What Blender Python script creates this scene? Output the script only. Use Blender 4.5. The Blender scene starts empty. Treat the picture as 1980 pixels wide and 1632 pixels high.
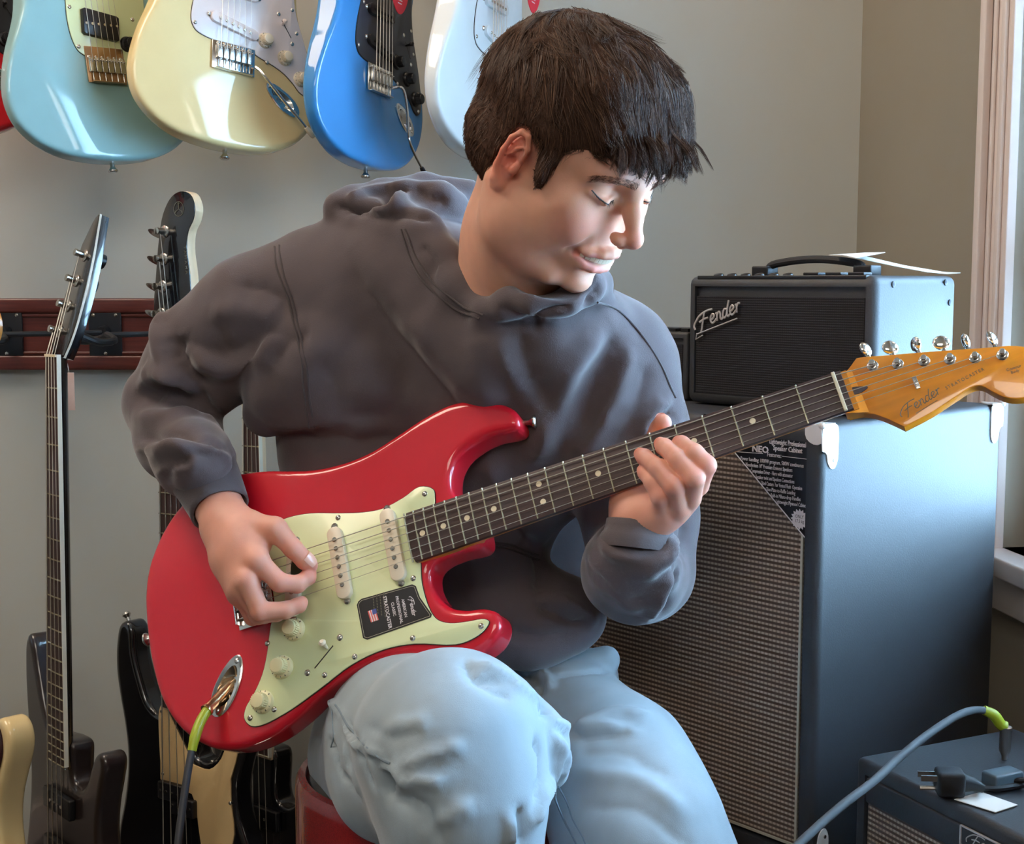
import bpy, bmesh, math, random
import numpy as np
from mathutils import Matrix, Vector

# ------------------------------------------------------------------ camera, world, lights, exposure
SC = bpy.context.scene
COL = SC.collection
PITCH = math.radians(6.0)
CAMZ = 1.15
FPX = 2600.0                      # focal length in pixels of the 1980-wide frame
cam_d = bpy.data.cameras.new('camera')
cam_d.sensor_width = 36.0
cam_d.lens = FPX / 1980.0 * 36.0
cam_d.clip_start = 0.02
cam = bpy.data.objects.new('camera', cam_d)
COL.objects.link(cam)
cam.location = (0, 0, CAMZ)
cam.rotation_euler = (math.radians(90) - PITCH, 0, 0)
SC.camera = cam
cam_d.dof.use_dof = False

SC.view_settings.view_transform = 'Standard'
SC.view_settings.look = 'None'
SC.view_settings.gamma = 1.0
SC.view_settings.use_curve_mapping = False
SC.view_settings.exposure = 0.12

world = bpy.data.worlds.new('world')
SC.world = world
world.use_nodes = True
_wn = world.node_tree
_bg = _wn.nodes['Background']
_sky = _wn.nodes.new('ShaderNodeTexSky')
_sky.sky_type = 'HOSEK_WILKIE'
_sky.turbidity = 3.0
_sky.ground_albedo = 0.4
_sky.sun_direction = Vector((-0.3, 0.6, 0.55)).normalized()
_wn.links.new(_sky.outputs[0], _bg.inputs[0])
_bg.inputs[1].default_value = 1.2

def area(name, loc, target, sx, sy, power, color, spread=None):
    d = bpy.data.lights.new(name, 'AREA')
    d.shape = 'RECTANGLE'; d.size = sx; d.size_y = sy
    d.energy = power; d.color = color
    if spread: d.spread = spread
    o = bpy.data.objects.new(name, d); COL.objects.link(o)
    o.location = loc
    o.rotation_euler = (Vector(target) - Vector(loc)).to_track_quat('-Z', 'Y').to_euler()
    return o
# daylight entering through the window in the right wall
area('window_daylight', (1.16, 1.15, 1.62), (0.1, 1.36, 1.0), 1.15, 1.35, 215.0, (0.40, 0.69, 1.0))
# the shop's ceiling lamps: warm, above and to the left, and one behind the camera
area('ceiling_lamp_light_left', (-1.25, 1.45, 2.65), (-0.5, 1.7, 1.0), 1.0, 0.8, 31.0, (1.0, 0.82, 0.66))
area('ceiling_lamp_light_rear', (-0.1, -1.2, 2.6), (0.0, 1.5, 1.0), 1.8, 1.0, 34.0, (1.0, 0.91, 0.80))
area('ceiling_lamp_light_back', (-0.35, 2.25, 2.62), (-0.3, 2.3, 0.5), 1.2, 0.3, 6.0, (1.0, 0.80, 0.58))

# ------------------------------------------------------------------ helpers
CP, SP = math.cos(PITCH), math.sin(PITCH)
def P(px, py, Y):
    """point at depth Y (metres in front of the camera) seen at photograph position px, py"""
    a = (px - 990) / FPX; b = (816 - py) / FPX
    d = np.array([a, CP + b * SP, -SP + b * CP])
    s = Y / d[1]
    return np.array([d[0] * s, Y, CAMZ + d[2] * s])
def PX(W):
    W = np.atleast_2d(W); d = W - np.array([0, 0, CAMZ])
    z = d[:, 1] * CP - d[:, 2] * SP
    return np.stack([990 + FPX * d[:, 0] / z, 816 - FPX * (d[:, 1] * SP + d[:, 2] * CP) / z], 1)

RND = random.Random(7)

def srgb(r, g, b):
    f = lambda c: (c / 255) / 12.92 if c <= 10.31 else (((c / 255) + 0.055) / 1.055) ** 2.4
    return (f(r), f(g), f(b))

def mat(name, col, rough=0.5, metal=0.0, coat=0.0, var=0.06, vscale=20.0, bump=0.0, bscale=200.0,
        sss=0.0, sheen=0.0, attr=None, spec=0.5, coatr=0.05, stretch=None, trans=0.0, bdist=0.001, cells=False):
    m = bpy.data.materials.new(name); m.use_nodes = True
    nt = m.node_tree; b = nt.nodes['Principled BSDF']
    N = nt.nodes.new; L = nt.links.new
    tc = N('ShaderNodeTexCoord'); src = tc.outputs['Object']
    if stretch:
        mp = N('ShaderNodeMapping'); mp.inputs['Scale'].default_value = stretch
        L(src, mp.inputs[0]); src = mp.outputs[0]
    if attr:
        at = N('ShaderNodeAttribute'); at.attribute_name = attr; base = at.outputs['Color']
    else:
        rgb = N('ShaderNodeRGB'); rgb.outputs[0].default_value = (*col, 1); base = rgb.outputs[0]
    if var:
        no = N('ShaderNodeTexNoise'); no.inputs['Scale'].default_value = vscale; no.inputs['Detail'].default_value = 4
        L(src, no.inputs['Vector'])
        mr = N('ShaderNodeMapRange'); mr.inputs[1].default_value = 0.3; mr.inputs[2].default_value = 0.7
        mr.inputs[3].default_value = 1 - var; mr.inputs[4].default_value = 1 + var
        L(no.outputs[0], mr.inputs[0])
        mx = N('ShaderNodeVectorMath'); mx.operation = 'SCALE'
        L(base, mx.inputs[0]); L(mr.outputs[0], mx.inputs['Scale']); base = mx.outputs[0]
    L(base, b.inputs['Base Color'])
    b.inputs['Roughness'].default_value = rough
    b.inputs['Metallic'].default_value = metal
    b.inputs['Specular IOR Level'].default_value = spec
    b.inputs['Coat Weight'].default_value = coat
    b.inputs['Coat Roughness'].default_value = coatr
    b.inputs['Sheen Weight'].default_value = sheen
    b.inputs['Sheen Roughness'].default_value = 0.4
    b.inputs['Transmission Weight'].default_value = trans
    if sss:
        b.inputs['Subsurface Weight'].default_value = sss
        b.inputs['Subsurface Radius'].default_value = (1.0, 0.35, 0.2)
        b.inputs['Subsurface Scale'].default_value = 0.006
    if bump:
        if cells:
            nb = N('ShaderNodeTexVoronoi'); nb.inputs['Scale'].default_value = bscale
        else:
            nb = N('ShaderNodeTexNoise'); nb.inputs['Scale'].default_value = bscale; nb.inputs['Detail'].default_value = 3
        L(src, nb.inputs['Vector'])
        bp = N('ShaderNodeBump'); bp.inputs['Strength'].default_value = bump; bp.inputs['Distance'].default_value = bdist
        L(nb.outputs[0], bp.inputs['Height']); L(bp.outputs[0], b.inputs['Normal'])
    return m

class MB:
    """collects polygons; build() links them as one mesh object"""
    def __init__(s): s.v = []; s.f = []; s.n = 0; s.nm = None
    def add(s, verts, faces):
        k = s.n
        verts = [tuple(map(float, p)) for p in verts]
        s.v += verts; s.f += [tuple(i + k for i in f) for f in faces]; s.n += len(verts)
        return s
    def box(s, c, size, R=None, taper=1.0):
        c = np.array(c, float); h = np.array(size, float) / 2
        pts = []
        for z in (-1, 1):
            q = taper if z > 0 else 1
            for x, y in ((-1, -1), (1, -1), (1, 1), (-1, 1)):
                p = np.array([x * h[0] * q, y * h[1] * q, z * h[2]])
                pts.append(c + (R @ p if R is not None else p))
        return s.add(pts, [(3, 2, 1, 0), (4, 5, 6, 7), (0, 1, 5, 4), (1, 2, 6, 5), (2, 3, 7, 6), (3, 0, 4, 7)])
    def tube(s, path, r, n=8, cap=True, flat=None):
        path = [np.array(p, float) for p in path]
        rs = r if hasattr(r, '__len__') else [r] * len(path)
        pts = []; prev = None
        for i, p in enumerate(path):
            a = path[max(i - 1, 0)]; b = path[min(i + 1, len(path) - 1)]
            t = b - a; t = t / (np.linalg.norm(t) + 1e-12)
            if prev is None:
                q = np.array([0, 0, 1.]) if abs(t[2]) < 0.9 else np.array([1., 0, 0])
                x = np.cross(t, q)
            else: x = prev - t * (prev @ t)
            x = x / (np.linalg.norm(x) + 1e-12); prev = x; y = np.cross(t, x)
            for k in range(n):
                an = 2 * math.pi * k / n
                pts.append(p + rs[i] * (x * math.cos(an) + y * math.sin(an)))
        m = len(path); fs = []
        for i in range(m - 1):
            for k in range(n):
                k2 = (k + 1) % n
                fs.append((i * n + k, i * n + k2, (i + 1) * n + k2, (i + 1) * n + k))
        if cap: fs += [tuple(range(n - 1, -1, -1)), tuple((m - 1) * n + k for k in range(n))]
        return s.add(pts, fs)
    def cyl(s, a, b, r, n=16, r2=None):
        return s.tube([a, b], [r, r if r2 is None else r2], n)
    def lathe(s, o, axis, prof, n=24):
        """prof: (distance along axis, radius)"""
        axis = np.array(axis, float); axis /= np.linalg.norm(axis)
        return s.tube([np.array(o) + axis * d for d, _ in prof], [max(r, 1e-5) for _, r in prof], n) if len(prof) < 2 else s._lathe(np.array(o, float), axis, prof, n)
    def _lathe(s, o, ax, prof, n):
        q = np.array([0, 0, 1.]) if abs(ax[2]) < 0.9 else np.array([1., 0, 0])
        x = np.cross(ax, q); x /= np.linalg.norm(x); y = np.cross(ax, x); pts = []
        for d, r in prof:
            for k in range(n):
                an = 2 * math.pi * k / n
                pts.append(o + ax * d + max(r, 1e-5) * (x * math.cos(an) + y * math.sin(an)))
        fs = []
        for i in range(len(prof) - 1):
            for k in range(n):
                k2 = (k + 1) % n
                fs.append((i * n + k, i * n + k2, (i + 1) * n + k2, (i + 1) * n + k))
        fs += [tuple(range(n - 1, -1, -1)), tuple((len(prof) - 1) * n + k for k in range(n))]
        return s.add(pts, fs)
    def prism(s, outline, w0, w1, bevel=0.0):
        """outline: list of (u, v), CCW; extruded along the third axis, top edge chamfered"""
        o = np.array(outline, float)
        n = len(o)
        rings = [(o, w0)]
        if bevel:
            i = inset(o, bevel); rings += [(o, w1 - bevel), (inset(o, bevel * 0.3), w1 - bevel * 0.3), (i, w1)]
        else: rings += [(o, w1)]
        pts = []; fs = []
        for ring, w in rings: pts += [(a, b, w) for a, b in ring]
        for j in range(len(rings) - 1):
            for k in range(n):
                k2 = (k + 1) % n
                fs.append((j * n + k, j * n + k2, (j + 1) * n + k2, (j + 1) * n + k))
        fs += [tuple(range(n - 1, -1, -1)), tuple((len(rings) - 1) * n + k for k in range(n))]
        return s.add(pts, fs)
    def ball(s, c, r, n=12, m=8, R=None, sc=(1, 1, 1)):
        c = np.array(c, float); pts = []; fs = []
        for i in range(1, m):
            t = math.pi * i / m
            for k in range(n):
                a = 2 * math.pi * k / n
                p = np.array([math.sin(t) * math.cos(a) * sc[0], math.sin(t) * math.sin(a) * sc[1], math.cos(t) * sc[2]]) * r
                pts.append(c + (R @ p if R is not None else p))
        top = np.array([0, 0, r * sc[2]]); bot = -top
        pts.append(c + (R @ top if R is not None else top)); pts.append(c + (R @ bot if R is not None else bot))
        T = len(pts) - 2; B = T + 1
        for k in range(n):
            k2 = (k + 1) % n
            fs.append((T, k, k2)); fs.append((B, (m - 2) * n + k2, (m - 2) * n + k))
            for i in range(m - 2):
                fs.append((i * n + k, (i + 1) * n + k, (i + 1) * n + k2, i * n + k2))
        return s.add(pts, fs)
    def xf(s, M):
        """apply a 4x4 to everything collected"""
        a = np.array(s.v); a = a @ M[:3, :3].T + M[:3, 3]; s.v = [tuple(p) for p in a]; return s
    def build(s, name, m, parent=None, smooth=True, angle=35, bevel=None):
        me = bpy.data.meshes.new(name)
        me.from_pydata(s.v, [], s.f); me.update()
        if bevel:
            bm = bmesh.new(); bm.from_mesh(me)
            bmesh.ops.remove_doubles(bm, verts=bm.verts, dist=1e-6)
            ed = [e for e in bm.edges if len(e.link_faces) == 2 and e.calc_face_angle(0) > 0.5]
            bmesh.ops.bevel(bm, geom=ed, offset=bevel, segments=3, profile=0.5, affect='EDGES')
            bm.to_mesh(me); bm.free()
        return link_mesh(name, me, m, parent, smooth, angle)

def link_mesh(name, me, m, parent=None, smooth=True, angle=35):
    if smooth:
        me.polygons.foreach_set('use_smooth', [True] * len(me.polygons))
        if angle: me.set_sharp_from_angle(angle=math.radians(angle))
    me.materials.append(m)
    o = bpy.data.objects.new(name, me); COL.objects.link(o)
    if parent is not None: o.parent = parent
    return o

def inset(o, d):
    o = np.array(o, float); n = len(o)
    a = o - np.roll(o, 1, 0); b = np.roll(o, -1, 0) - o
    a /= np.linalg.norm(a, axis=1)[:, None] + 1e-12; b /= np.linalg.norm(b, axis=1)[:, None] + 1e-12
    na = np.stack([-a[:, 1], a[:, 0]], 1); nb = np.stack([-b[:, 1], b[:, 0]], 1)
    nn = na + nb; l = (nn * nn).sum(1) / 2; nn = nn / np.maximum(l, 0.3)[:, None]
    return o + nn * d

def ccw(o):
    o = np.array(o, float); x, y = o[:, 0], o[:, 1]
    return o if (x * np.roll(y, -1) - np.roll(x, -1) * y).sum() > 0 else o[::-1]

def spline(pts, k=6, closed=True, sharp=()):
    """Catmull-Rom through the points"""
    p = np.array(pts, float); n = len(p); out = []
    rng = range(n if closed else n - 1)
    for i in rng:
        g = lambda j: p[j % n] if closed else p[min(max(j, 0), n - 1)]
        p0, p1, p2, p3 = g(i - 1), g(i), g(i + 1), g(i + 2)
        if i in sharp: p0 = p1
        if (i + 1) % n in sharp: p3 = p2
        d1 = max(np.linalg.norm(p1 - p0), 1e-9) ** .5; d2 = max(np.linalg.norm(p2 - p1), 1e-9) ** .5; d3 = max(np.linalg.norm(p3 - p2), 1e-9) ** .5
        if d1 < 1e-4: m1 = (p2 - p1)
        else: m1 = ((p1 - p0) / d1 - (p2 - p0) / (d1 + d2) + (p2 - p1) / d2) * d2
        if d3 < 1e-4: m2 = (p2 - p1)
        else: m2 = ((p2 - p1) / d2 - (p3 - p1) / (d2 + d3) + (p3 - p2) / d3) * d2
        for q in range(k):
            t = q / k; t2 = t * t; t3 = t2 * t
            out.append((2 * t3 - 3 * t2 + 1) * p1 + (t3 - 2 * t2 + t) * m1 + (-2 * t3 + 3 * t2) * p2 + (t3 - t2) * m2)
    if not closed: out.append(p[-1])
    return np.array(out)

def tag(o, label=None, cat=None, group=None, kind=None):
    if label: o['label'] = label
    if cat: o['category'] = cat
    if group: o['group'] = group
    if kind: o['kind'] = kind
    return o
def empty(name, label=None, cat=None, M=None, group=None, loc=None):
    o = bpy.data.objects.new(name, None); COL.objects.link(o); o.empty_display_size = 0.05
    if M is not None: o.matrix_world = Matrix([list(map(float, r)) for r in M])
    if loc is not None: o.location = tuple(map(float, loc))
    return tag(o, label, cat, group)
def rt(R, t):
    M = np.eye(4); M[:3, :3] = R; M[:3, 3] = t; return M
def ortho(R):
    u, s, v = np.linalg.svd(np.array(R, float)); return u @ v

# ------------------------------------------------------------------ implicit modelling: fields on a grid, meshed by surface nets
class Grid:
    def __init__(s, lo, hi, h):
        s.lo = np.array(lo, float); s.h = h
        s.n = np.ceil((np.array(hi, float) - s.lo) / h).astype(int) + 1
        s.F = np.full(s.n, 1.0, np.float32)
    def sub(s, lo, hi):
        i0 = np.clip(np.floor((np.array(lo) - s.lo) / s.h).astype(int), 0, s.n); i1 = np.clip(np.ceil((np.array(hi) - s.lo) / s.h).astype(int) + 1, 0, s.n)
        if (i1 <= i0).any(): return None, None
        sl = tuple(slice(a, b) for a, b in zip(i0, i1))
        ax = [(s.lo[k] + s.h * np.arange(i0[k], i1[k])).astype(np.float32) for k in range(3)]
        return sl, (ax[0][:, None, None], ax[1][None, :, None], ax[2][None, None, :])
    def comb(s, sl, d, k, op):
        F = s.F[sl]
        if op == 'add':
            if k > 0:
                h = np.maximum(k - np.abs(F - d), 0) / k; r = np.minimum(F, d) - h * h * k * 0.25
            else: r = np.minimum(F, d)
        else:
            d = -d
            if k > 0:
                h = np.maximum(k - np.abs(F - d), 0) / k; r = np.maximum(F, d) + h * h * k * 0.25
            else: r = np.maximum(F, d)
        s.F[sl] = r
    def cone(s, a, b, ra, rb, k=0.01, op='add', sq=None):
        """round cone a-b; sq=(dir, factor): flatten along dir"""
        a = np.array(a, float); b = np.array(b, float); m = max(ra, rb) * 1.05 + k + 2 * s.h
        if sq: m = m / min(1.0, sq[1]) if sq[1] < 1 else m * 1.0
        sl, X = s.sub(np.minimum(a, b) - m, np.maximum(a, b) + m)
        if sl is None: return s
        p = [X[i] - a[i] for i in range(3)]; ba = b - a; l2 = float(ba @ ba) + 1e-12
        t = np.clip((p[0] * ba[0] + p[1] * ba[1] + p[2] * ba[2]) / l2, 0, 1)
        q = [p[i] - t * ba[i] for i in range(3)]
        if sq:
            dv = np.array(sq[0], float); dv /= np.linalg.norm(dv)
            w = q[0] * dv[0] + q[1] * dv[1] + q[2] * dv[2]; e = (1 / sq[1] - 1) * w
            q = [q[i] + e * dv[i] for i in range(3)]
        d = np.sqrt(q[0] ** 2 + q[1] ** 2 + q[2] ** 2) - (ra + (rb - ra) * t)
        if sq: d = d * min(1.0, sq[1]) if sq[1] < 1 else d
        s.comb(sl, d.astype(np.float32), k, op); return s
    def chain(s, pts, rs, k=0.01, op='add', sq=None):
        for i in range(len(pts) - 1): s.cone(pts[i], pts[i + 1], rs[i], rs[i + 1], k, op, sq)
        return s
    def ell(s, c, r, k=0.01, op='add', R=None):
        """ellipsoid; R columns are its axes"""
        c = np.array(c, float); r = np.array(r, float); R = np.eye(3) if R is None else np.array(R, float)
        ext = np.sqrt(((R * r) ** 2).sum(1)) + k + 2 * s.h
        sl, X = s.sub(c - ext, c + ext)
        if sl is None: return s
        p = [X[i] - c[i] for i in range(3)]
        q = [(p[0] * R[0, j] + p[1] * R[1, j] + p[2] * R[2, j]) for j in range(3)]
        k0 = np.sqrt(sum((q[j] / r[j]) ** 2 for j in range(3))); k1 = np.sqrt(sum((q[j] / r[j] ** 2) ** 2 for j in range(3)))
        d = np.where(k0 < 0.05, -r.min(), k0 * (k0 - 1) / np.maximum(k1, 1e-6))
        s.comb(sl, d.astype(np.float32), k, op); return s
    def fld(s, fn, lo, hi, k=0.0, op='add'):
        sl, X = s.sub(lo, hi)
        if sl is None: return s
        d = fn(*X); d = np.broadcast_to(d, s.F[sl].shape).astype(np.float32)
        s.comb(sl, d, k, op); return s
    def sample(s, W):
        g = (np.asarray(W) - s.lo) / s.h; g = np.clip(g, 0, s.n - 1.001); i = g.astype(int); f = g - i; r = 0
        for a in (0, 1):
            for b in (0, 1):
                for c in (0, 1):
                    w = (f[:, 0] if a else 1 - f[:, 0]) * (f[:, 1] if b else 1 - f[:, 1]) * (f[:, 2] if c else 1 - f[:, 2])
                    r = r + w * s.F[i[:, 0] + a, i[:, 1] + b, i[:, 2] + c]
        return r
    def grad(s, W, e=None):
        e = e or s.h; g = np.stack([s.sample(W + e * d) - s.sample(W - e * d) for d in np.eye(3)], 1)
        return g / (np.linalg.norm(g, axis=1)[:, None] + 1e-12)
    def mesh(s):
        F = s.F; I = F < 0; nx, ny, nz = F.shape
        cnt = np.zeros((nx - 1, ny - 1, nz - 1), np.int8)
        for a in (0, 1):
            for b in (0, 1):
                for c in (0, 1): cnt += I[a:nx - 1 + a, b:ny - 1 + b, c:nz - 1 + c]
        act = (cnt > 0) & (cnt < 8); idx = np.full(act.shape, -1, np.int64); cells = np.argwhere(act); idx[act] = np.arange(len(cells))
        acc = np.zeros((len(cells), 3)); num = np.zeros(len(cells))
        corners = [(a, b, c) for a in (0, 1) for b in (0, 1) for c in (0, 1)]
        val = {k: F[cells[:, 0] + k[0], cells[:, 1] + k[1], cells[:, 2] + k[2]] for k in corners}
        for c0 in corners:
            for ax in range(3):
                if c0[ax] == 0:
                    c1 = list(c0); c1[ax] = 1; c1 = tuple(c1); f0, f1 = val[c0], val[c1]
                    m = (f0 < 0) != (f1 < 0); t = np.zeros(len(cells)); t[m] = f0[m] / (f0[m] - f1[m])
                    p = np.tile(np.array(c0, float), (len(cells), 1)); p[:, ax] += t
                    acc += p * m[:, None]; num += m
        V = s.lo + s.h * (cells + acc / num[:, None]); Q = []
        for ax in range(3):
            sl0 = [slice(None)] * 3; sl1 = [slice(None)] * 3; sl0[ax] = slice(0, -1); sl1[ax] = slice(1, None)
            A, B = I[tuple(sl0)], I[tuple(sl1)]; e = np.argwhere(A != B); u, v = (ax + 1) % 3, (ax + 2) % 3
            ok = (e[:, u] > 0) & (e[:, v] > 0) & (e[:, u] < F.shape[u] - 1) & (e[:, v] < F.shape[v] - 1); e = e[ok]
            flip = A[e[:, 0], e[:, 1], e[:, 2]]
            def g(du, dv):
                q = e.copy(); q[:, u] -= du; q[:, v] -= dv; return idx[q[:, 0], q[:, 1], q[:, 2]]
            q = np.stack([g(1, 1), g(0, 1), g(0, 0), g(1, 0)], 1); q[~flip] = q[~flip][:, ::-1]; Q.append(q)
        Q = np.concatenate(Q); return V, Q[(Q >= 0).all(1)]

def np_mesh(name, V, Q, normals=None):
    me = bpy.data.meshes.new(name)
    me.vertices.add(len(V)); me.vertices.foreach_set('co', np.ascontiguousarray(V, np.float32).ravel())
    k = Q.shape[1]
    me.loops.add(len(Q) * k); me.loops.foreach_set('vertex_index', np.ascontiguousarray(Q, np.int32).ravel())
    me.polygons.add(len(Q)); me.polygons.foreach_set('loop_start', np.arange(0, len(Q) * k, k, dtype=np.int32))
    me.update(calc_edges=True); me.validate()
    me.polygons.foreach_set('use_smooth', np.ones(len(me.polygons), bool))
    if normals is not None: me.normals_split_custom_set_from_vertices(np.ascontiguousarray(normals, np.float32))
    return me

def polysdf(poly, U, V):
    """signed distance of grid points to a closed polygon (negative inside)"""
    p = np.array(poly, float); q = np.roll(p, -1, 0); d2 = np.full(U.shape, 1e9); inside = np.zeros(U.shape, bool)
    for a, b in zip(p, q):
        e = b - a; l = e @ e + 1e-15; t = np.clip(((U - a[0]) * e[0] + (V - a[1]) * e[1]) / l, 0, 1)
        d2 = np.minimum(d2, (U - a[0] - t * e[0]) ** 2 + (V - a[1] - t * e[1]) ** 2)
        c = ((a[1] > V) != (b[1] > V)) & (U < (b[0] - a[0]) * (V - a[1]) / (b[1] - a[1] + 1e-15) + a[0]); inside ^= c
    return np.where(inside, -1, 1) * np.sqrt(d2)

# script lettering (pen strokes) and block lettering
SCRIPT = {
 'F': ([[(-.35,.05),(-.45,.3),(-.2,.62),(.15,.85),(.8,.95),(1.25,.9)], [(.55,.93),(.4,.5),(.25,0),(.12,-.3)], [(.05,.42),(.45,.5),(.85,.48)]], 1.0),
 'e': ([[(0,.25),(.25,.3),(.38,.45),(.25,.58),(.08,.45),(.06,.2),(.2,.02),(.42,.08),(.55,.2)]], .52),
 'n': ([[(0,.5),(.1,.55),(.1,.02)], [(.1,.35),(.28,.56),(.4,.45),(.4,.1),(.5,.02),(.6,.12)]], .58),
 'd': ([[(.4,.5),(.2,.56),(.04,.3),(.12,.03),(.32,.1),(.42,.4)], [(.62,1.0),(.45,.5),(.42,.1),(.52,.02),(.64,.12)]], .62),
 'r': ([[(0,.5),(.1,.55),(.1,.02)], [(.1,.35),(.25,.56),(.42,.52)]], .45)}
def script_word(word, M, size, r, shear=0.25):
    """pen-stroke word as tubes in the plane of M (4x4)"""
    mb = MB(); x = 0
    for ch in word:
        st, adv = SCRIPT[ch]
        for s_ in st:
            pts = spline(s_, 4, closed=False)
            mb.tube([((x + a + shear * b) * size, b * size, 0) for a, b in pts], r, 5)
        x += adv
    a = np.array(mb.v); a[:, 2] *= 0.5; mb.v = [tuple(p) for p in a]
    return mb.xf(M), x * size
def text_mesh(name, body, M, size, m, parent=None, align='CENTER', ext=0.0002, sx=1.0, space=1.0, bold=0.0):
    cu = bpy.data.curves.new(name, 'FONT'); cu.body = body; cu.size = size; cu.align_x = align; cu.align_y = 'CENTER'
    cu.extrude = ext; cu.resolution_u = 2; cu.space_character = space; cu.offset = bold
    o = bpy.data.objects.new(name, cu); COL.objects.link(o)
    dg = bpy.context.evaluated_depsgraph_get(); me = bpy.data.meshes.new_from_object(o.evaluated_get(dg))
    bpy.data.objects.remove(o); S = np.eye(4); S[0, 0] = sx; A = M @ S
    me.transform(Matrix([list(map(float, r)) for r in A])); me.name = name
    return link_mesh(name, me, m, parent, smooth=False)
def plane_frame(o, x, y):
    x = np.array(x, float); x /= np.linalg.norm(x); y = np.array(y, float); y = y - x * (x @ y); y /= np.linalg.norm(y)
    return rt(np.stack([x, y, np.cross(x, y)], 1), o)
# ------------------------------------------------------------------ materials
M = {}
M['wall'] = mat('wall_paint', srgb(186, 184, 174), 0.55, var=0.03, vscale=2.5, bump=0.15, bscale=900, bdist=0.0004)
M['wall_r'] = mat('wall_paint_shaded', srgb(146, 136, 120), 0.6, var=0.03, vscale=2.5, bump=0.15, bscale=900, bdist=0.0004)  # wall paint made darker and browner, the right wall's shade put into its colour
M['trimpaint'] = mat('trim_paint', srgb(222, 206, 198), 0.3, var=0.02)
M['floor'] = mat('floor_carpet', srgb(60, 58, 60), 0.95, var=0.25, vscale=120, bump=0.6, bscale=700)
M['ceil'] = mat('ceiling_paint', srgb(215, 210, 200), 0.9, var=0.02)
M['railwood'] = mat('rail_mahogany', srgb(92, 40, 32), 0.35, var=0.25, vscale=14, stretch=(1, 8, 14), coat=0.3)
M['blackmetal'] = mat('black_metal', srgb(26, 28, 32), 0.45, metal=0.3, var=0.1)
M['rubber'] = mat('black_rubber', srgb(20, 21, 24), 0.6, var=0.1)
M['chrome'] = mat('chrome', srgb(225, 225, 222), 0.14, metal=1.0, var=0.03)
M['nickel'] = mat('nickel', srgb(200, 198, 192), 0.25, metal=1.0, var=0.04)
M['steelstring'] = mat('string_steel', srgb(190, 184, 172), 0.35, metal=0.9, var=0.03)
M['fret'] = mat('fret_wire', srgb(214, 208, 180), 0.2, metal=0.75, var=0.04)
M['red'] = mat('guitar_red', srgb(196, 12, 34), 0.5, coat=1.0, spec=0.25, var=0.02, coatr=0.04)
M['cream'] = mat('guitar_cream', srgb(222, 194, 138), 0.5, coat=1.0, spec=0.25, var=0.02)
M['paleblue'] = mat('guitar_pale_blue', srgb(140, 180, 182), 0.5, coat=1.0, spec=0.25, var=0.02)
M['blue'] = mat('guitar_blue', srgb(52, 126, 184), 0.5, coat=1.0, spec=0.25, var=0.02)
M['white'] = mat('guitar_white', srgb(222, 228, 228), 0.5, coat=1.0, spec=0.25, var=0.02)
M['black'] = mat('guitar_black', srgb(13, 14, 18), 0.25, coat=1.0, var=0.05)
M['darkface'] = mat('guitar_dark_brown', srgb(38, 30, 30), 0.3, coat=0.6, var=0.05)
M['crimson'] = mat('guitar_crimson', srgb(196, 12, 28), 0.5, coat=1.0, spec=0.25, var=0.02)
M['mint'] = mat('guard_mint', srgb(214, 222, 172), 0.3, var=0.02, coat=0.3)
M['guardwhite'] = mat('guard_white', srgb(226, 214, 212), 0.3, var=0.02, coat=0.3)
M['guardwhite2'] = mat('guard_cool_white', srgb(214, 220, 222), 0.3, var=0.02, coat=0.3)
M['guardblack'] = mat('guard_black', srgb(46, 46, 50), 0.3, var=0.05, coat=0.2)
M['guardtan'] = mat('guard_tan', srgb(216, 184, 132), 0.3, var=0.03, coat=0.2)
M['tort'] = mat('guard_tortoise', srgb(52, 22, 26), 0.25, var=0.5, vscale=60, coat=0.5)
M['plyblack'] = mat('guard_core_black', srgb(40, 36, 30), 0.5)
M['agedwhite'] = mat('aged_white_plastic', srgb(226, 212, 186), 0.32, var=0.03)
M['knobcream'] = mat('knob_cream', srgb(224, 212, 164), 0.3, var=0.03)
M['blackplastic'] = mat('black_plastic', srgb(20, 20, 24), 0.35, var=0.05)
M['greyprint'] = mat('grey_print', srgb(96, 92, 78), 0.5)
M['maple'] = mat('maple_amber', srgb(222, 134, 26), 0.28, var=0.10, vscale=10, stretch=(1.5, 14, 14), coat=0.8)
M['maplepale'] = mat('maple_pale', srgb(234, 206, 168), 0.35, var=0.06, vscale=12, stretch=(1, 10, 10), coat=0.3)
M['mapleside'] = mat('maple_side', srgb(196, 132, 66), 0.35, var=0.1, vscale=12, stretch=(1, 10, 10), coat=0.4)
M['rosewood'] = mat('rosewood', srgb(62, 44, 42), 0.5, var=0.35, vscale=40, stretch=(1, 14, 14), bump=0.2, bscale=120)
M['inlay'] = mat('inlay_cream', srgb(226, 212, 180), 0.35)
M['whitebind'] = mat('white_binding', srgb(232, 226, 208), 0.35)
M['whiteprint'] = mat('white_print', srgb(220, 212, 212), 0.5)
M['blackprint'] = mat('black_print', srgb(30, 30, 30), 0.5)
M['paper'] = mat('paper', srgb(240, 240, 236), 0.7, var=0.02)
M['tolex'] = mat('tolex_black', srgb(32, 35, 40), 0.6, var=0.12, vscale=300, bump=0.3, bscale=520, bdist=0.0006, spec=0.85)
M['gold'] = mat('gold_piping', srgb(196, 190, 170), 0.4, metal=0.3)
M['logogrey'] = mat('logo_silver', srgb(196, 190, 186), 0.35, metal=0.4)

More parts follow.
